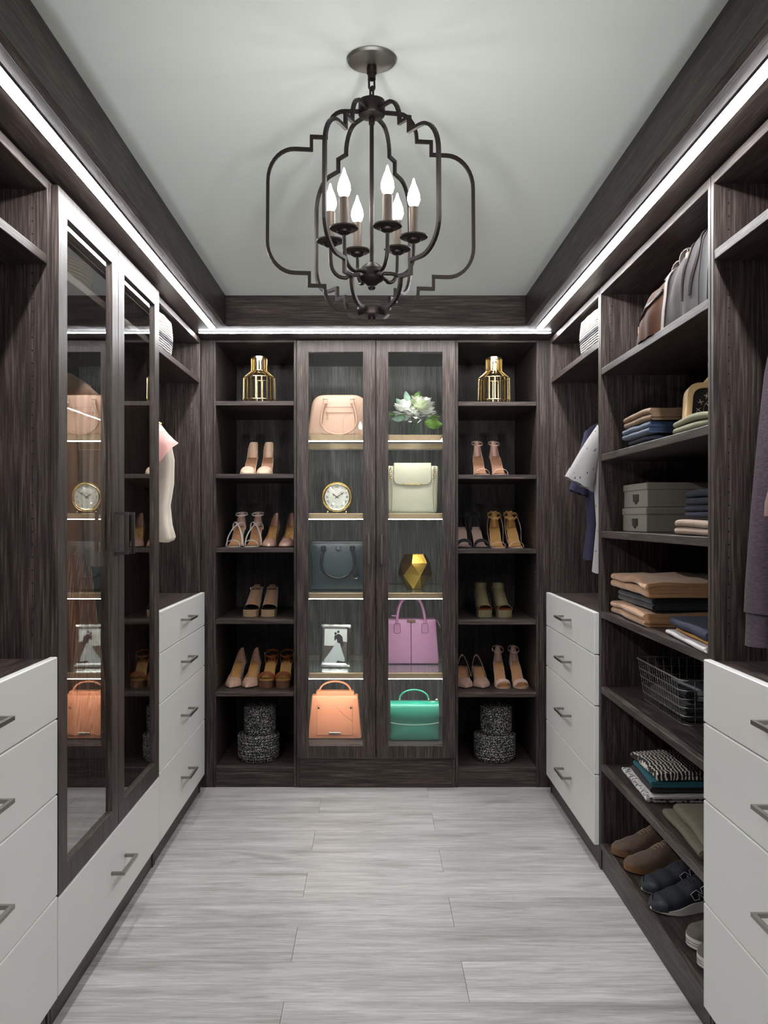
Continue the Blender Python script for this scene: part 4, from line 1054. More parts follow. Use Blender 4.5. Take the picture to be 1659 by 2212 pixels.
for s in (-1, 1): lbox(t, s*.071-.004, s*.071+.004, -.015, -.005, .176, .196, GOLD, 'handle_post', .001)
line(t, [(.068, -.02, .182), (.10, -.025, .184)], .0028, GOLD, 'strap_clip'); line(t, [(.11+.007*math.cos(2*PI*k/12), -.02, .187+.009*math.sin(2*PI*k/12)) for k in range(12)], .0018, GOLD, 'strap_ring', True)
line(t, [(.118, -.01, .18), (.126, 0, .16), (.127, 0, .13)], .003, GRN, 'strap_end')

# ---------------------------------------------------------------- folded clothes, boxes and shoes on the right shelves
def fold_path(xa, xb, z0, h, n, sag=.0):
    """zig-zag of n layers between xb (wall side) and xa (aisle side), folds rounded"""
    r = h/n/2; P_ = []; sgn = 1 if xb > xa else -1
    for i in range(n):
        z = z0+(2*i+1)*r; xs = (xb, xa+sgn*r) if i % 2 == 0 else (xa+sgn*r, xb)
        for k in range(7): P_.append((xs[0]+(xs[1]-xs[0])*k/6, z))
        if i < n-1:
            cx_ = xs[1]; o = -sgn if i % 2 == 0 else sgn
            for k in range(1, 6):
                a = PI*k/6; P_.append((cx_+o*r*math.sin(a)*1.1, z+r-r*math.cos(a)))
    return P_
def folded(name, label, cat, m, xa, xb, y0, y1, z0, h, n=4, amp=.004, seed=0, group=None, dome=.0, skew=0.0):
    r = h/n/2; P_ = fold_path(xa, xb, z0, h, n); K = len(P_)-1
    t_ = r*1.88
    rr = random.Random(seed); ph = rr.random()*6
    def f(u, v):
        i = min(int(u*K), K-1); q = u*K-i
        x = P_[i][0]*(1-q)+P_[i+1][0]*q; z = P_[i][1]*(1-q)+P_[i+1][1]*q
        y = y0+(y1-y0)*v
        zz = (z-z0)/h
        e = noise.noise_vector(Vector((x*9+seed, y*9, z*14)))
        z += dome*zz*math.sin(PI*min(1, max(0, v)))*(.7+.3*e.x)+amp*zz*e.z*1.6
        x += amp*1.3*e.x+skew*(v-.5)
        y += amp*e.y+.0025*math.sin(ph+zz*9)
        return (x, y, z)
    mb = MB(); nv = max(8, int((y1-y0)/.02))
    mb.grid(f, K, nv, t_, True)
    # keep the underside off the shelf
    lo = min(v.z for v in mb.v); dz = z0+.0005-lo
    for v in mb.v: v.z += dz
    t = thing(name, label, cat, ((xa+xb)/2, (y0+y1)/2, z0), 0, group)
    o = build(mb, 'fabric', m, t, 70)
    return t, max(v.z for v in mb.v)
FAB = dict(bmp=.25, bscale=500)
DENIM = mat('blue_denim', (30, 50, 80), .85, var=.25, vscale=70, sheen=.2, **FAB); DENIM2 = mat('dark_denim', (32, 40, 56), .85, var=.2, vscale=70, **FAB)
KHAKI = mat('khaki_twill', (124, 98, 76), .85, var=.12, vscale=30, **FAB); SAGE = mat('sage_cotton', (120, 118, 94), .9, var=.1, **FAB)
CAMEL = mat('camel_wool', (162, 118, 80), .9, var=.08, sheen=.3, **FAB); JET = mat('black_knit', (20, 18, 20), .9, sheen=.2, **FAB)
NAVY = mat('navy_cotton', (28, 30, 52), .9, var=.12, **FAB); TAUPE = mat('taupe_cotton', (146, 126, 112), .9, var=.1, **FAB); MUST = mat('mustard_cotton', (176, 124, 66), .9, **FAB)
OFFW = mat('off_white_cotton', (190, 184, 182), .9, var=.05, **FAB); TEALF = mat('teal_cotton', (32, 88, 98), .9, var=.1, **FAB); OLIVE = mat('olive_grey_wool', (104, 96, 80), .9, var=.1, **FAB)
ZEBRA = pattern('zebra_print', (26, 24, 24), (214, 204, 190), 'wave', (26, 60, 30), .72, .85, .05); GREYP = pattern('grey_print', (70, 68, 68), (206, 204, 204), 'voronoi', (70, 90, 90), .42, .85, .1)
CHAR = mat('charcoal_knit', (52, 46, 48), .9, **FAB)
zB, zC, zD, zE, zF, zG = (SHZ[k] for k in 'BCDEFG')
g = 'folded clothes on the open shelves'
_, z = folded('folded_jeans', 'dark blue folded jeans at the bottom of the denim stack', 'jeans', DENIM2, .875, 1.17, 2.74, 3.0, zB, .030, 4, .004, 1, g)
_, z = folded('folded_jeans', 'bright blue folded jeans in the middle of the denim stack', 'jeans', DENIM, .862, 1.17, 2.73, 3.02, z, .036, 4, .005, 2, g)
_, z = folded('folded_trousers', 'khaki brown folded trousers on top of two pairs of jeans', 'trousers', KHAKI, .865, 1.17, 2.72, 3.01, z, .040, 4, .005, 3, g, .008)
folded('folded_shirt', 'sage green folded top in front of the wooden lantern clock', 'clothes', SAGE, .842, .92, 2.19, 2.46, zB, .034, 4, .004, 4, g, .010)
_, z = folded('folded_chinos', 'taupe folded chinos under two navy garments beside the boxes', 'trousers', TAUPE, .845, 1.12, 2.19, 2.45, zC, .040, 4, .005, 5, g, .004)
_, z = folded('folded_jeans', 'navy folded garment directly on the taupe chinos', 'clothes', NAVY, .862, 1.12, 2.19, 2.42, z, .030, 4, .005, 6, g)
folded('folded_jeans', 'navy folded garment topmost of the stack beside the boxes', 'clothes', mat('ink_blue_denim', (20, 25, 38), .9, var=.15, **FAB), .862, 1.12, 2.19, 2.42, z, .036, 4, .006, 7, g, .006)
_, z = folded('folded_sweater', 'camel folded sweater under the black one', 'sweater', CAMEL, .852, 1.17, 2.72, 3.15, zD, .044, 4, .006, 8, g, .002, .02)
_, z = folded('folded_sweater', 'black folded sweater between two camel ones', 'sweater', JET, .868, 1.17, 2.72, 3.10, z, .036, 4, .005, 9, g)
folded('folded_sweater', 'camel folded sweater topmost above the black one', 'sweater', CAMEL, .855, 1.17, 2.70, 3.16, z, .046, 4, .008, 10, g, .012, .02)
_, z = folded('folded_shirt', 'off-white folded tee under the mustard and navy ones', 'clothes', OFFW, .842, 1.08, 2.19, 2.56, zD, .014, 2, .004, 11, g, 0, .03)
_, z = folded('folded_shirt', 'mustard folded tee between off-white and navy', 'clothes', MUST, .852, 1.08, 2.19, 2.50, z, .010, 2, .003, 12, g, 0, .03)
folded('folded_shirt', 'navy folded tee on top of the mustard one', 'clothes', NAVY, .846, 1.08, 2.19, 2.54, z, .022, 2, .004, 13, g, .006, .03)
_, z = folded('folded_shirt', 'pale grey printed tee at the bottom of the zebra print stack', 'clothes', GREYP, .872, 1.15, 2.76, 3.10, zF, .014, 2, .004, 14, g, 0, .02)
_, z = folded('folded_shirt', 'pinkish white folded tee low in the zebra print stack', 'clothes', OFFW, .885, 1.15, 2.74, 3.03, z, .010, 2, .003, 24, g, 0, .02)
_, z = folded('folded_shirt', 'charcoal folded tee under the teal one', 'clothes', CHAR, .882, 1.15, 2.76, 3.02, z, .016, 2, .004, 15, g, 0, .02)
_, z = folded('folded_shirt', 'teal folded tee under the zebra print', 'clothes', TEALF, .884, 1.15, 2.75, 3.0, z, .016, 2, .004, 16, g, .004, .02)
folded('folded_blouse', 'black and white zebra print blouse folded on top', 'clothes', ZEBRA, .890, 1.15, 2.75, 3.02, z, .024, 2, .006, 17, g, .014)
_, z = folded('folded_knit', 'lower olive grey folded knit above the shoes', 'clothes', OLIVE, .868, 1.1, 2.3, 2.64, zF, .022, 2, .004, 18, g, .0, .02)
folded('folded_knit', 'upper olive grey folded knit above the shoes', 'clothes', OLIVE, .885, 1.1, 2.3, 2.60, z, .026, 2, .005, 19, g, .008, .02)
# linen boxes
LINEN = mat('grey_linen', (132, 125, 116), .9, bmp=.35, bscale=900)
def linen_box(label, z, dx):
    t = thing('storage_box', label, 'box', (1.05, 3.04, z), 0, 'linen storage boxes')
    x0, x1, y0, y1 = .902+dx, 1.19, 2.902+dx, 3.182
    build(MB().box(x0+.003, x1-.003, y0+.003, y1-.003, z+.0005, z+.072, .002), 'box_body', LINEN, t)
    build(MB().box(x0, x1, y0, y1, z+.058, z+.0825, .003), 'lid', LINEN, t)
    yc = (y0+y1)/2-.01; zc = z+.032
    lh = build(MB().box(x0, x0+.004, yc-.030, yc+.030, zc-.011, zc+.014, .001).prism([(0, 0)]*0+[(yc-.014, zc-.012), (yc+.014, zc-.012), (yc, zc-.022)], 0, 0) if False else MB().box(x0, x0+.004, yc-.030, yc+.030, zc-.011, zc+.014, .001), 'label_holder', STEEL, t)
    build(MB().loft([[(x0+e, yc-.016, zc-.0112), (x0+e, yc+.016, zc-.0112), (x0+e, yc+.004, zc-.020), (x0+e, yc-.004, zc-.020)] for e in (0, .005)]), 'holder_pull', STEEL, lh)
linen_box('lower grey linen box with a metal label holder', zC, 0)
linen_box('upper grey linen box with a metal label holder', zC+.083, .004)
# lantern clock
d = 2.50; LCX = .972
t = thing('lantern_clock', 'wooden lantern-shaped clock with black dial and ring on top', 'clock', (LCX, d, zB+.001), math.radians(-12))
WOODC = mat('pale_turned_wood', (206, 170, 122), .5, var=.12, vscale=25)
ol = round_poly([(-.086, .0), (.086, .0), (.078, .150), (-.078, .150)], [.006, .006, .035, .035], 7)
il = round_poly([(-.070, .012), (.070, .012), (.062, .134), (-.062, .134)], [.005, .005, .028, .028], 7)
build(MB().loft([[(x, .04, z) for x, z in ol], [(x, -.034, z) for x, z in ol], [(x*.985, -.040, z*.985+.001) for x, z in ol], [(x, -.040, z) for x, z in il], [(x, -.028, z) for x, z in il], [(x, .03, z) for x, z in il], [(x, .04, z) for x, z in il]], cap=False), 'frame', WOODC, t, 40, local=True)
build(MB().prism(inset(il, -.002), -.026, .03), 'dial', mat('black_dial', (34, 28, 27), .35), t, local=True)
build(MB().lathe([(.034, .149), (.030, .156), (.018, .170), (.016, .178), (.018, .182), (.010, .186), (.002, .187)], 24), 'finial', WOODC, t, 50, local=True)
build(MB().tube([(.017*math.cos(2*PI*k/24), 0, .203+.019*math.sin(2*PI*k/24)) for k in range(24)], .0018, 6, closed=True), 'hanging_ring', STEEL, t, 60, local=True)
IVN = mat('ivory_numeral', (220, 206, 186), .6)
for k, rtxt in enumerate(ROM):
    a = -2*PI*k/12
    text_mesh(rtxt, .017, Matrix.Translation((0, -.0266, .072)) @ Matrix.Rotation(PI/2, 4, 'X') @ Matrix.Rotation(a, 4, 'Z') @ Matrix.Translation((0, .047, 0)), IVN, 'numeral', t)
build(MB().tube([(.034*math.cos(2*PI*k/36), -.0268, .072+.034*math.sin(2*PI*k/36)) for k in range(36)], .0006, 4, closed=True), 'dial_ring', IVN, t, 60, local=True)
hand(t, 304, .036, .004, 'hour_hand', -.0285, IVN, .008, .072); hand(t, 62, .046, .003, 'minute_hand', -.0295, IVN, .008, .072)
# wire basket with folded dark clothes inside
WIRE = mat('dark_wire', (150, 146, 140), .35, .9)
t = thing('wire_basket', 'dark wire basket with copper handles holding dark clothes', 'basket', (1.03, 2.78, zE))
def bring(zz, e=0): 
    q = zz/.135; x0, x1, y0, y1 = .915-.018*q, 1.15+.01*q, 2.582-.02*q, 2.985+.02*q
    return round_poly([(x0+e, y0+e), (x1-e, y0+e), (x1-e, y1-e), (x0+e, y1-e)], .03, 5)
zo = zE+.003
for zz in (0.0, .026, .052, .078, .104): build(MB().tube([(x, y, zo+zz) for x, y in bring(zz)], .0013, 6, closed=True), 'hoop_wire', WIRE, t, 60)
build(MB().tube([(x, y, zo+.135) for x, y in bring(.135)], .0026, 7, closed=True), 'rim_wire', WIRE, t, 60)
def vwire(p, q, e): return build(MB().tube([(p[0], p[1], zo), (q[0], q[1], zo+.137)], .0011, 5), 'upright_wire', WIRE, t, 60)
for k in range(17):
    f = (k+.5)/17
    for (xa, xb) in ((.915, .897), (1.15, 1.16)): vwire((xa, 2.60+.367*f), (xb, 2.585+.397*f), 0)
for k in range(8):
    f = (k+.5)/8
    for (ya, yb) in ((2.582, 2.562), (2.985, 3.005)): vwire((.935+.195*f, ya), (.925+.215*f, yb), 0)
for k in range(15): build(MB().tube([(.92, 2.61+.35*k/14, zo-.0005), (1.145, 2.61+.35*k/14, zo-.0005)], .0011, 5), 'floor_wire', WIRE, t, 60)
for y in (2.72, 2.86):
    pass
build(MB().tube([(1.158, 2.70+.0, zo+.135), (1.150, 2.705, zo+.105)]+[(1.146, 2.78-.07*math.cos(a), zo+.10-.035*math.sin(a)) for a in (PI*k/10 for k in range(1, 10))]+[(1.150, 2.855, zo+.105), (1.158, 2.86, zo+.135)], .0028, 6), 'copper_handle', COPPER, t, 60)
STRIPE = pattern('striped_dark', (22, 22, 28), (150, 150, 156), 'bands', (3, 40, 30), .93, .85, .05)
folded('folded_jeans', 'black folded clothes lying inside the wire basket', 'clothes', JET, .935, 1.12, 2.62, 2.94, zE+.006, .05, 4, .004, 20, g)
folded('folded_shirt', 'dark striped shirt on top inside the wire basket', 'clothes', STRIPE, .94, 1.12, 2.62, 2.86, zE+.064, .026, 2, .005, 21, g)
# men's shoes on the bottom shelf, toes to the aisle
def low_shoe(t, L, w, up, solem, kind, lacem=None, sole_h=.016):
    s = Shoe(L, w, .022, RM)
    def solez(tt): return .002+.030*smooth(tt/.42)+.006*smooth((tt-.6)/.3) if kind == 'sneaker' else sole_h
    N = 32; R = []
    for i in range(N+1):
        tt = (i/N)**1.7; e = s.hw(tt)*(1.04 if kind != 'sneaker' else .95+.09*smooth(tt/.2)); toe_up = .010*(1-smooth(tt/.25)); hh_ = solez(tt)
        R.append([Vector((-e, L*tt, toe_up*.5)), Vector((e, L*tt, toe_up*.5)), Vector((e*1.02, L*tt, hh_+toe_up)), Vector((-e*1.02, L*tt, hh_+toe_up))])
    build(MB().loft(R), 'sole', solem, t, 40, local=True)
    prof_ = [(0, .028), (.12, .042), (.3, .056), (.45, .078), (.55, .092), (.62, .094), (.8, .080), (1, .082)]
    if kind == 'slip': prof_ = [(0, .044), (.10, .056), (.3, .066), (.45, .076), (.6, .078), (.8, .070), (1, .078)]
    def f(u, v):
        tt = .003+.994*u**1.6; th = PI*v; h = interp(prof_, tt)*(1 if kind != 'sneaker' else 1.05); sl = solez(tt)-.002+.008*(1-smooth(tt/.25))
        h = sl+(h-sl)*min(1, tt/.06)**.45; op = smooth((tt-.50)/.06)
        cx_ = math.cos(th); sx = math.sin(th)
        hw_ = s.hw(tt)*.99
        x = -hw_*(abs(cx_)**.7)*(1 if cx_ > 0 else -1); z = sl+(h-sl)*sx**.65
        if op > 0:      # collar: the top is folded down into the shoe
            q = max(0, (sx-.80)/.20); z -= op*q*(h-sl)*.62; x *= 1-.25*op*(1-q)*sx
        return (x, L*tt, z)
    s.up = f
    build(MB().grid(f, 44, 24, .002), 'upper', up, t, 60, local=True)
    if lacem:
        for k in range(5):
            tt = .36+.035*k; zz = interp(prof_, tt)*(1.05 if kind == 'sneaker' else 1)+.004
            a = s.hw(tt)*.42
            build(MB().tube([(-a, L*tt, zz-.007), (-a*.4, L*tt+.002, zz), (a*.5, L*(tt+.012), zz), (a, L*(tt+.018), zz-.007)], .0022, 5), 'lace', lacem, t, 60, local=True)
    return s, prof_
LACE = mat('brown_lace', (158, 136, 116), .8); CREPE = mat('crepe_sole', (112, 78, 48), .7); WSOLE = mat('white_sole', (206, 200, 196), .6, bmp=.2, bscale=250); NAVM = mat('navy_mesh', (21, 24, 36), .7, bmp=.5, bscale=500); GREYF = mat('grey_felt', (96, 88, 82), .95, var=.1, **FAB)
NAVP = mat('navy_overlay', (22, 26, 38), .5)
for i, (x, y, lab) in enumerate(((.842, 3.085, 'brown suede derby shoe nearest the far side panel'), (.846, 2.945, 'brown suede derby shoe beside the navy sneakers'))):
    t = thing('derby_shoe', lab, 'shoe', (x, y, zG+.0005), math.radians(-78), 'brown suede derby shoes')
    s, p_ = low_shoe(t, .285, .048, SUEDE_B, CREPE, 'derby', LACE)
    build(MB().grid(lambda u, v: (s.hw(.35+.2*u)*(-.80+1.6*v), .285*(.35+.2*u), interp(p_, .35+.2*u)*(1-.30*abs(2*v-1)**2.2)+.004), 8, 10, .002), 'lace_flap', SUEDE_B, t, 60, local=True)
    build(MB().tube([(.285*0-.0+s.hw(.02+.10*abs(math.sin(0)))*0+s.hw(.13)*.98*math.cos(PI*k/14), .285*(.13+.012*math.sin(PI*k/14)), .018+(interp(p_, .14)-.018)*math.sin(PI*k/14)**.65+.001) for k in range(15)], .0008, 4), 'toe_cap_seam', mat('suede_seam', (84, 62, 48), .9), t, 60, local=True)
for i, (x, y, lab) in enumerate(((.852, 2.785, 'navy running sneaker beside the brown suede shoes'), (.838, 2.650, 'navy running sneaker with an N outlined on its side'))):
    t = thing('sneaker', lab, 'shoe', (x, y, zG+.0005), math.radians(-80), 'navy running sneakers')
    s, p_ = low_shoe(t, .295, .050, NAVM, WSOLE, 'sneaker', NAVP, .030)
    L = .295
    def guard(u, v):
        tt = .004+.03*u+.10*u*abs(math.cos(PI*v))**1.5; x, y, z = s.up((max(0, tt-.003)/.994)**(1/1.6), v); return (x*1.02, y-.003, z+.0012*math.sin(PI*v))
    build(MB().grid(guard, 8, 24, .0015), 'toe_guard', NAVP, t, 60, local=True)
    solz = lambda tt: .002+.030*smooth(tt/.42)+.006*smooth((tt-.6)/.3)
    if 1:
        def side(tt, q, sd):    # point on the flank at height fraction q
            h = interp(p_, tt)*1.05; sl = solz(tt)+.004; sx = q**(1/.65); c_ = math.sqrt(max(0, 1-sx*sx))**.7
            return Vector((sd*(s.hw(tt)*c_+.0035), L*tt, sl+(h-sl)*q+.002))
        sdn = 1
        pts = [(.39, .08), (.355, .70), (.42, .70), (.49, .34), (.475, .70), (.545, .70), (.575, .08), (.51, .08), (.44, .46), (.455, .08), (.39, .08)]
        full = []
        for a, b in zip(pts, pts[1:]):
            for k in range(4): full.append(side(a[0]+(b[0]-a[0])*k/4, a[1]+(b[1]-a[1])*k/4, sdn))
        build(MB().tube(full, .0011, 4, closed=True), 'letter_outline', OFFW, t, 60, local=True)
for i, (x, y, lab) in enumerate(((.868, 2.425, 'grey felt slip-on shoe with a white sole beside the sneakers'), (.858, 2.315, 'grey felt slip-on shoe with a white sole half behind the near drawers'))):
    t = thing('slip_on_shoe', lab, 'shoe', (x, y, zG+.0005), math.radians(-84), 'grey felt slip-on shoes')
    sl_, _ = low_shoe(t, .28, .047, GREYF, WSOLE, 'slip', None, .022)
    for zz in (.008, .015):
        tts = [.4-.4*k/14 for k in range(15)]
        pts = [(-sl_.hw(q)*1.045, .28*q-.0012*(q < .02), zz+.006*(1-smooth(q/.25))) for q in tts]+[(sl_.hw(q)*1.045, .28*q-.0012*(q < .02), zz+.006*(1-smooth(q/.25))) for q in reversed(tts)]
        build(MB().tube(pts, .0009, 4), 'sole_line', SUEDE_B, t, 60, local=True)

# ---------------------------------------------------------------- backpack on the top shelf
zA = SHZ['A']+.0005
CANV = mat('grey_canvas', (50, 44, 43), .9, var=.12, vscale=25, **FAB); WAXL = mat('brown_waxed_leather', (54, 31, 18), .7, spec=.08, var=.3, vscale=14, bmp=.1, bscale=60); BLKC = mat('black_panel', (28, 27, 28), .85, var=.08, **FAB); TANL = mat('tan_leather_pull', (204, 128, 78), .5); ZIPM = mat('zip_tape', (44, 38, 40), .6); WEB = mat('grey_webbing', (120, 110, 106), .85, **FAB)
t = thing('backpack', 'grey canvas backpack with brown leather front pocket lying on its shelf', 'backpack', (.99, 2.48, zA))
hy = [(2.19, .205), (2.26, .228), (2.34, .235), (2.42, .228), (2.49, .200), (2.56, .180), (2.66, .158), (2.73, .135), (2.77, .118), (2.80, .085), (2.82, .04)]
def bp(y, a, e=0.0):
    h = interp(hy, y)+e*.8; x0 = .838-e+.012*math.sin((y-2.2)*9); x1 = 1.17
    if y > 2.74: x0 += (y-2.74)*.35
    # a: 0 bottom of aisle face, .4 top of aisle face, 1 back
    th = PI*min(1, max(0, a))
    c_ = math.cos(th); s_ = math.sin(th)
    x = (x0+x1)/2-(x1-x0)/2*abs(c_)**.42*(1 if c_ > 0 else -1)
    n_ = noise.noise(Vector((x*8, y*17, a*5)))*.013
    return Vector((x-n_*abs(c_), y, zA+h*s_**.55*(1)+n_*s_*.6))
def patch(nm, m, ya, yb, a0, a1, e, nu=14, nv=22, th=.002):
    return build(MB().grid(lambda u, v: bp(ya+(yb-ya)*u, a0+(a1-a0)*v, e), nu, nv, th), nm, m, t, 70)
patch('canvas_body', CANV, 2.30, 2.56, 0, 1, 0, 18, 26); patch('back_panel', BLKC, 2.19, 2.302, 0, 1, -.002, 10, 26)
patch('leather_pocket', WAXL, 2.553, 2.818, 0, 1, .002, 20, 26)
build(MB().grid(lambda u, v: bp(2.19, v)*1.0 if u == 0 else Vector((1.0, 2.186, zA+.08))+ (bp(2.19, v)-Vector((1.0, 2.19, zA+.08)))*(1-u), 4, 24), 'end_panel', BLKC, t, 70)
build(MB().grid(lambda u, v: Vector((1.0, 2.822, zA+.02))+(bp(2.818, v, .002)-Vector((1.0, 2.818, zA+.02)))*(1-u), 3, 24), 'pocket_end', WAXL, t, 70)
for (yy, e, dy) in ((2.405, .003, -.03), (2.345, .003, -.035)):
    for o in (0, .009): build(MB().tube([bp(yy+o+dy*math.sin(PI*k/26*1.6), .02+.5*k/26, .003) for k in range(27)], .0028, 5), 'zip', ZIPM, t, 60)
for (yy, o) in ((2.565, 0), (2.574, 0)): build(MB().tube([bp(yy, .25+.5*k/20, .005) for k in range(21)], .0028, 5), 'zip', ZIPM, t, 60)
build(MB().tube([bp(2.535, .0+.9*k/30, .004) for k in range(31)], 0, up=(0, 1, 0), sq=(.022, .002)), 'webbing', WEB, t, 60)
for o in (0, .012): build(MB().tube([bp(2.56+.235*k/20, .150-.055*(k/20)**.8+o, .005) for k in range(21)], .0028, 5), 'pocket_zip', ZIPM, t, 60)
def pullp(p, L=.035):
    p = Vector(p); build(MB().box(p.x-.006, p.x-.001, p.y-.008, p.y+.008, p.z-L, p.z, .0015), 'zip_pull', TANL, t); build(MB().tube([(p.x-.004+.0, p.y+.004*math.cos(2*PI*k/10), p.z+.004+.006*math.sin(2*PI*k/10)) for k in range(10)], .0012, 5, closed=True), 'pull_ring', CHROME, t)
pullp(bp(2.385, .2, .004), .045); pullp(bp(2.79, .15, .008), .03)
for (yc, r) in ((2.615, .042), (2.55, .040)): build(MB().tube([Vector((.93+.02*math.sin(a*2), yc-r*math.cos(a), bp(yc, .45).z-.012+.072*math.sin(a))) for a in (PI*k/16 for k in range(17))], 0, up=(1, 0, .2), sq=(.022, .004)), 'strap_loop', WEB, t, 60)
build(MB().tube([Vector((.92, 2.66+.08*k/14, bp(2.66+.08*k/14, .42).z-.006+.035*math.sin(PI*k/14))) for k in range(15)], .003, 6), 'cord_loop', ZIPM, t, 60)

# ---------------------------------------------------------------- woven baskets on the high shelves
CRW = mat('cream_yarn', (146, 138, 128), .95, var=.08, sheen=.2, **FAB); GRW = mat('grey_yarn', (66, 64, 70), .95, var=.1, **FAB); SPW = pattern('speckled_yarn', (66, 66, 70), (158, 154, 148), 'voronoi', (190, 190, 190), .42, .95, .08)
def woven(label, x0, x1, y0, y1, z, h, warp):
    t = thing('woven_basket', label, 'basket', ((x0+x1)/2, (y0+y1)/2, z), 0, 'striped woven baskets')
    n = 15; R = h/n/2
    parts = {'cream_coils': (CRW, MB()), 'grey_coils': (GRW, MB()), 'speckled_coils': (SPW, MB())}
    for i in range(n):
        key = 'speckled_coils' if i < 5 else ('grey_coils' if i < 7 else 'cream_coils')
        e = -.006*math.sin(PI*i/n)
        P_ = round_poly([(x0+e, y0+e), (x1-e, y0+e), (x1-e, y1-e), (x0+e, y1-e)], .045, 6)
        def zz(y): return z+.003+R*(2*i+1)*(1+.10*warp(y)*(i/n)**.6)
        Q = []
        for a in range(len(P_)):
            p, q = P_[a], P_[(a+1) % len(P_)]; m_ = max(1, int((Vector(p)-Vector(q)).length/.05))
            for k in range(m_): Q.append((p[0]+(q[0]-p[0])*k/m_, p[1]+(q[1]-p[1])*k/m_))
        parts[key][1].tube([(x, y, zz(y)+.0012*math.sin(y*60+i)) for x, y in Q], R*1.15, 7, closed=True)
    for nm, (m, mb) in parts.items(): build(mb, nm, m, t, 60, kind='stuff')
    build(MB().box(x0+.02, x1-.02, y0+.02, y1-.02, z+.001, z+h*.5, .01), 'lining', CRW, t)
zt_ = 1.9315
woven('cream woven basket with a grey stripe on the far left high shelf', -1.14, -.825, 3.29, 3.62, zt_, .132, lambda y: math.sin(PI*max(0, min(1, (3.66-y)/.36)))*.9)
woven('cream woven basket with a grey stripe on the far right high shelf', .850, 1.17, 3.26, 3.60, zt_, .132, lambda y: math.sin(PI*max(0, min(1, (3.64-y)/.36)))*.5)
woven('cream woven basket half out of view on the near right high shelf', .822+.018, 1.17, 1.42, 1.785, zt_, .132, lambda y: 0)
t = thing('wicker_basket', 'brown wicker bowl basket on the high shelf behind the left glass', 'basket', (-1.0, 2.66, zt_))
WICK = pattern('wicker', (104, 70, 38), (190, 142, 84), 'bandsz', (30, 30, 36), .5, .7, .3)
for i in range(13):
    rr_ = .085+.055*math.sin(PI/2*i/12); mbz = zt_+.005+.0085*i
    build(MB().tube([(-1.0+rr_*math.cos(2*PI*k/40), 2.66+rr_*1.25*math.sin(2*PI*k/40), mbz+.0014*math.sin(k*PI)) for k in range(40)], .0050, 6, closed=True), 'wicker_coil', WICK, t, 60)
build(MB().box(-1.07, -.93, 2.56, 2.76, zt_+.0005, zt_+.006, .002), 'base', WICK, t)

# ---------------------------------------------------------------- hanging clothes
def body_rings(mb, yc, rows, n=40, rip=0, k_=9, ph=0):
    R = []
    for (cx_, z, hw, hd, a) in rows:
        ring = []
        for j in range(n):
            th = 2*PI*j/n; c_, s_ = math.cos(th), math.sin(th)
            w_ = rip*a*math.sin(k_*th+ph)
            ring.append((cx_+(hw+w_*.4)*abs(c_)**.8*(1 if c_ > 0 else -1), yc+(hd+w_)*s_, z+a*.004*math.sin(3*th+ph)))
        R.append(ring)
    return mb.loft(R)
def sleeve(mb, path, n=18):
    """path of (point, rx, ry) lofted as a soft tube"""
    R = []
    for i, (p, rx, ry) in enumerate(path):
        a = Vector(path[max(0, i-1)][0]); b = Vector(path[min(len(path)-1, i+1)][0]); tdir = (b-a).normalized()
        side = Vector((tdir.z, 0, -tdir.x)); R.append([Vector(p)+side*rx*math.cos(2*PI*k/n)+Vector((0, 1, 0))*ry*math.sin(2*PI*k/n) for k in range(n)])
    return mb.loft(R)
def hanger(t, xc, yc, zr, hw, zs):
    build(MB().tube([(xc-hw, yc, zs-.045), (xc-hw*.5, yc, zs-.012), (xc, yc, zs+.012), (xc+hw*.5, yc, zs-.012), (xc+hw, yc, zs-.045)], .006, 8), 'hanger_bar', WOODC, t, 60)
    build(MB().tube([(xc, yc, zs+.012), (xc, yc, zr-.02)]+[(xc+.018*math.cos(a)+.0, yc, zr+.0*0+.018*math.sin(a)) for a in (-PI/2+PI*1.35*k/10 for k in range(11))], .0018, 6), 'hanger_hook', CHROME, t, 60)
# pink blouse, far left
PNK = mat('pink_chiffon', (206, 154, 146), .8, sheen=.3, var=.05, **FAB); CRM = mat('cream_chiffon', (208, 196, 180), .8, sheen=.3, var=.04, **FAB)
t = thing('blouse', 'pink and cream blouse with flutter sleeves hanging in the far left bay', 'blouse', (-1.01, 3.66, 1.2))
body_rings(mbx := MB(), 3.66, [(-1.01, 1.705, .075, .03, .2), (-1.01, 1.685, .115, .04, .3), (-1.01, 1.62, .165, .05, .6), (-1.01, 1.52, .182, .05, 1), (-1.01, 1.42, .180, .048, 1), (-1.01, 1.33, .165, .045, 1.2), (-1.01, 1.25, .172, .048, 1.4), (-1.01, 1.20, .185, .05, 1.6), (-1.01, 1.185, .178, .048, 1.6)], 48, .010, 8)
build(mbx, 'bodice', CRM, t, 70)
def ruff(u, v):
    # u across from the neck to the sleeve edge, v down the drape
    top = Vector((-.985+.168*u, 3.66-.01*u, 1.715-.055*u-.062*u*u))
    low = Vector((-.955+.158*u, 3.60, 1.455+.125*u**1.5))
    p = top.lerp(low, v**.9); p.y -= .055*math.sin(PI*.5*min(1, v*2))*(1-.35*u); p.y += .009*math.sin(u*15)*v; p.x += .012*math.sin(v*PI)*u; p.z += .006*math.sin(u*15+1)*v
    return p
build(MB().grid(ruff, 24, 18, .001), 'flutter_sleeve', PNK, t, 80)
build(MB().grid(lambda u, v: (-1.115+.205*u**.9+.0*v if False else -1.11+.185*u+.02*v*u, 3.605-.012*math.sin(u*14)-.006*v, 1.70-.50*v-.055*math.sin(u*PI*.5)*v), 16, 18, .001), 'pink_front', PNK, t, 80)
hanger(t, -1.01, 3.66, 1.80, .13, 1.715)
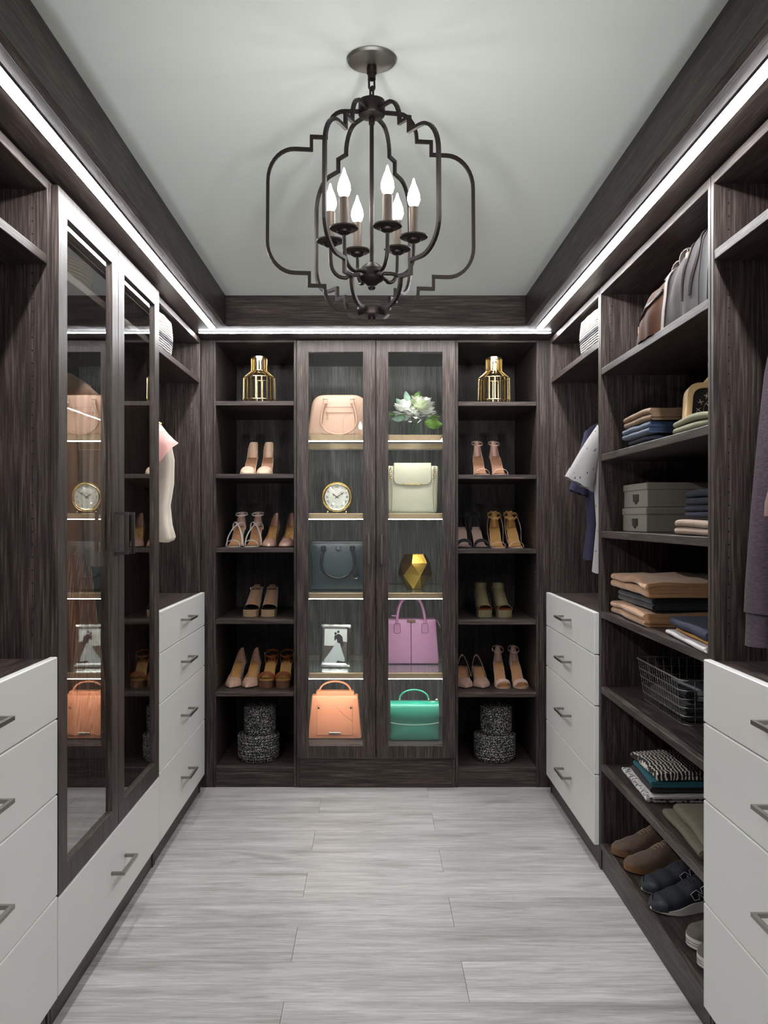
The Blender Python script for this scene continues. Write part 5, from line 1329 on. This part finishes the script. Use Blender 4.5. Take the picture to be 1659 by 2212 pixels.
# white printed shirt and navy polo, far right
def short_shirt(label, m, yc, xs, zs, se, hem, edge, zb, patm=None, nm='shirt'):
    t = thing(nm, label, 'shirt', (1.045, yc, zb))
    mb = MB(); xc = 1.045
    hw0 = xc-edge
    body_rings(mb, yc, [(xc, zs+.025, .06, .03, .2), (xc, zs+.008, .09, .035, .2), (xc, zs-.02, xc-xs-.002, .04, .4), (xc, zs-.12, hw0+.006, .045, .6), (xc, zs-.3, hw0, .045, .8), (xc, zs-.42, hw0-.008, .042, 1), (xc, zb+.02, hw0+.008, .045, 1.2), (xc, zb, hw0+.010, .045, 1.2)], 44, .006, 7)
    build(mb, 'body', m, t, 70)
    def slv(mir, grow, q0, q1, nm):
        R = []
        for i in range(11):
            q = q0+(q1-q0)*i/10
            o = Vector((xs+.010, zs-.004)).lerp(Vector(se), q); o.y += .014*math.sin(PI*q)*.6
            n_ = Vector((edge+.012, zs-.150)).lerp(Vector(hem), q)
            c = (o+n_)/2; h = (o-n_)/2*(1+grow); ry = .034-.006*q+grow*.03
            ring = []
            for k in range(22):
                a_ = 2*PI*k/22; cc, ss = math.cos(a_), math.sin(a_)
                p = c+h*(abs(cc)**.85*(1 if cc > 0 else -1)); fold = .005*math.sin(5*cc+4*q+xs*40)*q
                x = p.x if not mir else min(2*xc-p.x, 1.215)
                ring.append((x, yc+(ry+fold)*ss-.010*q, p.y+.003*math.sin(9*cc)*q))
            R.append(ring)
        return build(MB().loft(R, cap=False), nm, m, t, 70)
    slv(0, 0, 0, 1, 'sleeve'); slv(0, .035, .86, 1.01, 'sleeve_hem'); slv(1, 0, 0, .9, 'sleeve')
    hanger(t, xc, yc, 1.80, .10, zs+.028)
    return t
SHIRT = pattern('printed_white_cotton', (34, 34, 40), (150, 146, 146), 'voronoi', (62, 62, 30), .14, .85, .03)
short_shirt('white short-sleeved shirt with tiny dark dashes, far right bay', SHIRT, 3.66, .925, 1.672, (.800, 1.452), (.915, 1.392), .925, 1.055)
short_shirt('navy short-sleeved polo hanging behind the white shirt', mat('deep_navy_cotton', (36, 34, 58), .9, **FAB), 3.86, .925, 1.672, (.862, 1.405), (.945, 1.372), .935, 1.10, nm='polo_shirt')
# knitwear, near right
KNIT = pattern('mauve_knit', (58, 49, 56), (82, 70, 78), 'noise', (90, 90, 420), .5, .95, .2); KNIT2 = mat('rose_brown_knit', (128, 98, 96), .95, bmp=.4, bscale=420)
def knit(label, m, yc, path, cuff, nm, zb, xc=1.045):
    t = thing(nm, label, 'sweater', (xc, yc, zb))
    mb = MB(); body_rings(mb, yc, [(xc, 1.735, .06, .03, .2), (xc, 1.715, .09, .035, .2), (xc, 1.68, .115, .045, .4), (xc, 1.5, .125, .05, .6), (xc, 1.2, .125, .05, .8), (xc, zb+.05, .125, .05, .8), (xc, zb, .115, .045, .6)], 40, .006, 6); build(mb, 'body', m, t, 70)
    mb = MB(); sleeve(mb, path); build(mb, 'sleeve', m, t, 70)
    if cuff:
        mb = MB(); sleeve(mb, cuff); build(mb, 'cuff', m, t, 70)
    hanger(t, xc, yc, 1.80, .10, 1.74)
V3 = lambda x, y, z: Vector((x, y, z))
knit('mauve grey knit sweater with a long sleeve hanging to the cuff', KNIT, 2.0, [(V3(.96, 2.0, 1.69), .05, .04), (V3(.935, 2.0, 1.60), .042, .042), (V3(.915, 2.0, 1.45), .038, .042), (V3(.898, 2.0, 1.28), .036, .042), (V3(.886, 2.0, 1.12), .036, .042), (V3(.881, 2.0, 1.062), .034, .040)], [(V3(.881, 2.0, 1.066), .029, .034), (V3(.879, 2.0, 1.03), .028, .033), (V3(.878, 2.0, .988), .029, .033)], 'sweater', .99)
knit('rose brown knit top in front of the mauve sweater, at the frame edge', KNIT2, 1.82, [(V3(.97, 1.82, 1.69), .05, .04), (V3(.93, 1.82, 1.58), .045, .045), (V3(.885, 1.82, 1.40), .045, .045), (V3(.858, 1.82, 1.30), .044, .045), (V3(.853, 1.82, 1.275), .040, .042)], None, 'knit_top', 1.05)
# dress behind the left glass doors
PEACH = pattern('peach_pleats', (168, 108, 80), (218, 168, 136), 'bands', (60, 4, 1), .5, .8, .35); PEACH2 = pattern('peach_diagonal', (186, 138, 110), (214, 186, 166), 'bands', (14, 4, 14), .5, .8, .1); PEACHB = mat('peach_satin', (190, 146, 120), .5, sheen=.2, var=.06)
t = thing('dress', 'peach pleated long-sleeved dress hanging behind the near left glass door', 'dress', (-1.01, 2.77, .62))
mb = MB(); body_rings(mb, 2.77, [(-1.01, 1.735, .06, .03, .2), (-1.01, 1.71, .10, .04, .2), (-1.01, 1.67, .145, .05, .4), (-1.01, 1.55, .15, .055, .5), (-1.01, 1.35, .135, .055, .6), (-1.01, 1.16, .110, .05, .8)], 48, .006, 8); build(mb, 'bodice', PEACHB, t, 70)
mb = MB(); body_rings(mb, 2.77, [(-1.01, 1.165, .112, .052, .3), (-1.01, 1.10, .122, .058, .8), (-1.01, .9, .145, .066, 1), (-1.01, .72, .165, .072, 1.2), (-1.01, .62, .18, .078, 1.6), (-1.01, .612, .175, .074, 1.6)], 120, .012, 22); build(mb, 'pleated_skirt', PEACH, t, 70)
mb = MB(); sleeve(mb, [(V3(-.90, 2.76, 1.66), .05, .045), (V3(-.880, 2.75, 1.50), .042, .045), (V3(-.868, 2.74, 1.35), .040, .042), (V3(-.862, 2.74, 1.20), .036, .038), (V3(-.866, 2.74, 1.13), .026, .030)]); build(mb, 'sleeve', PEACH2, t, 70)
hanger(t, -1.01, 2.77, 1.80, .12, 1.735)
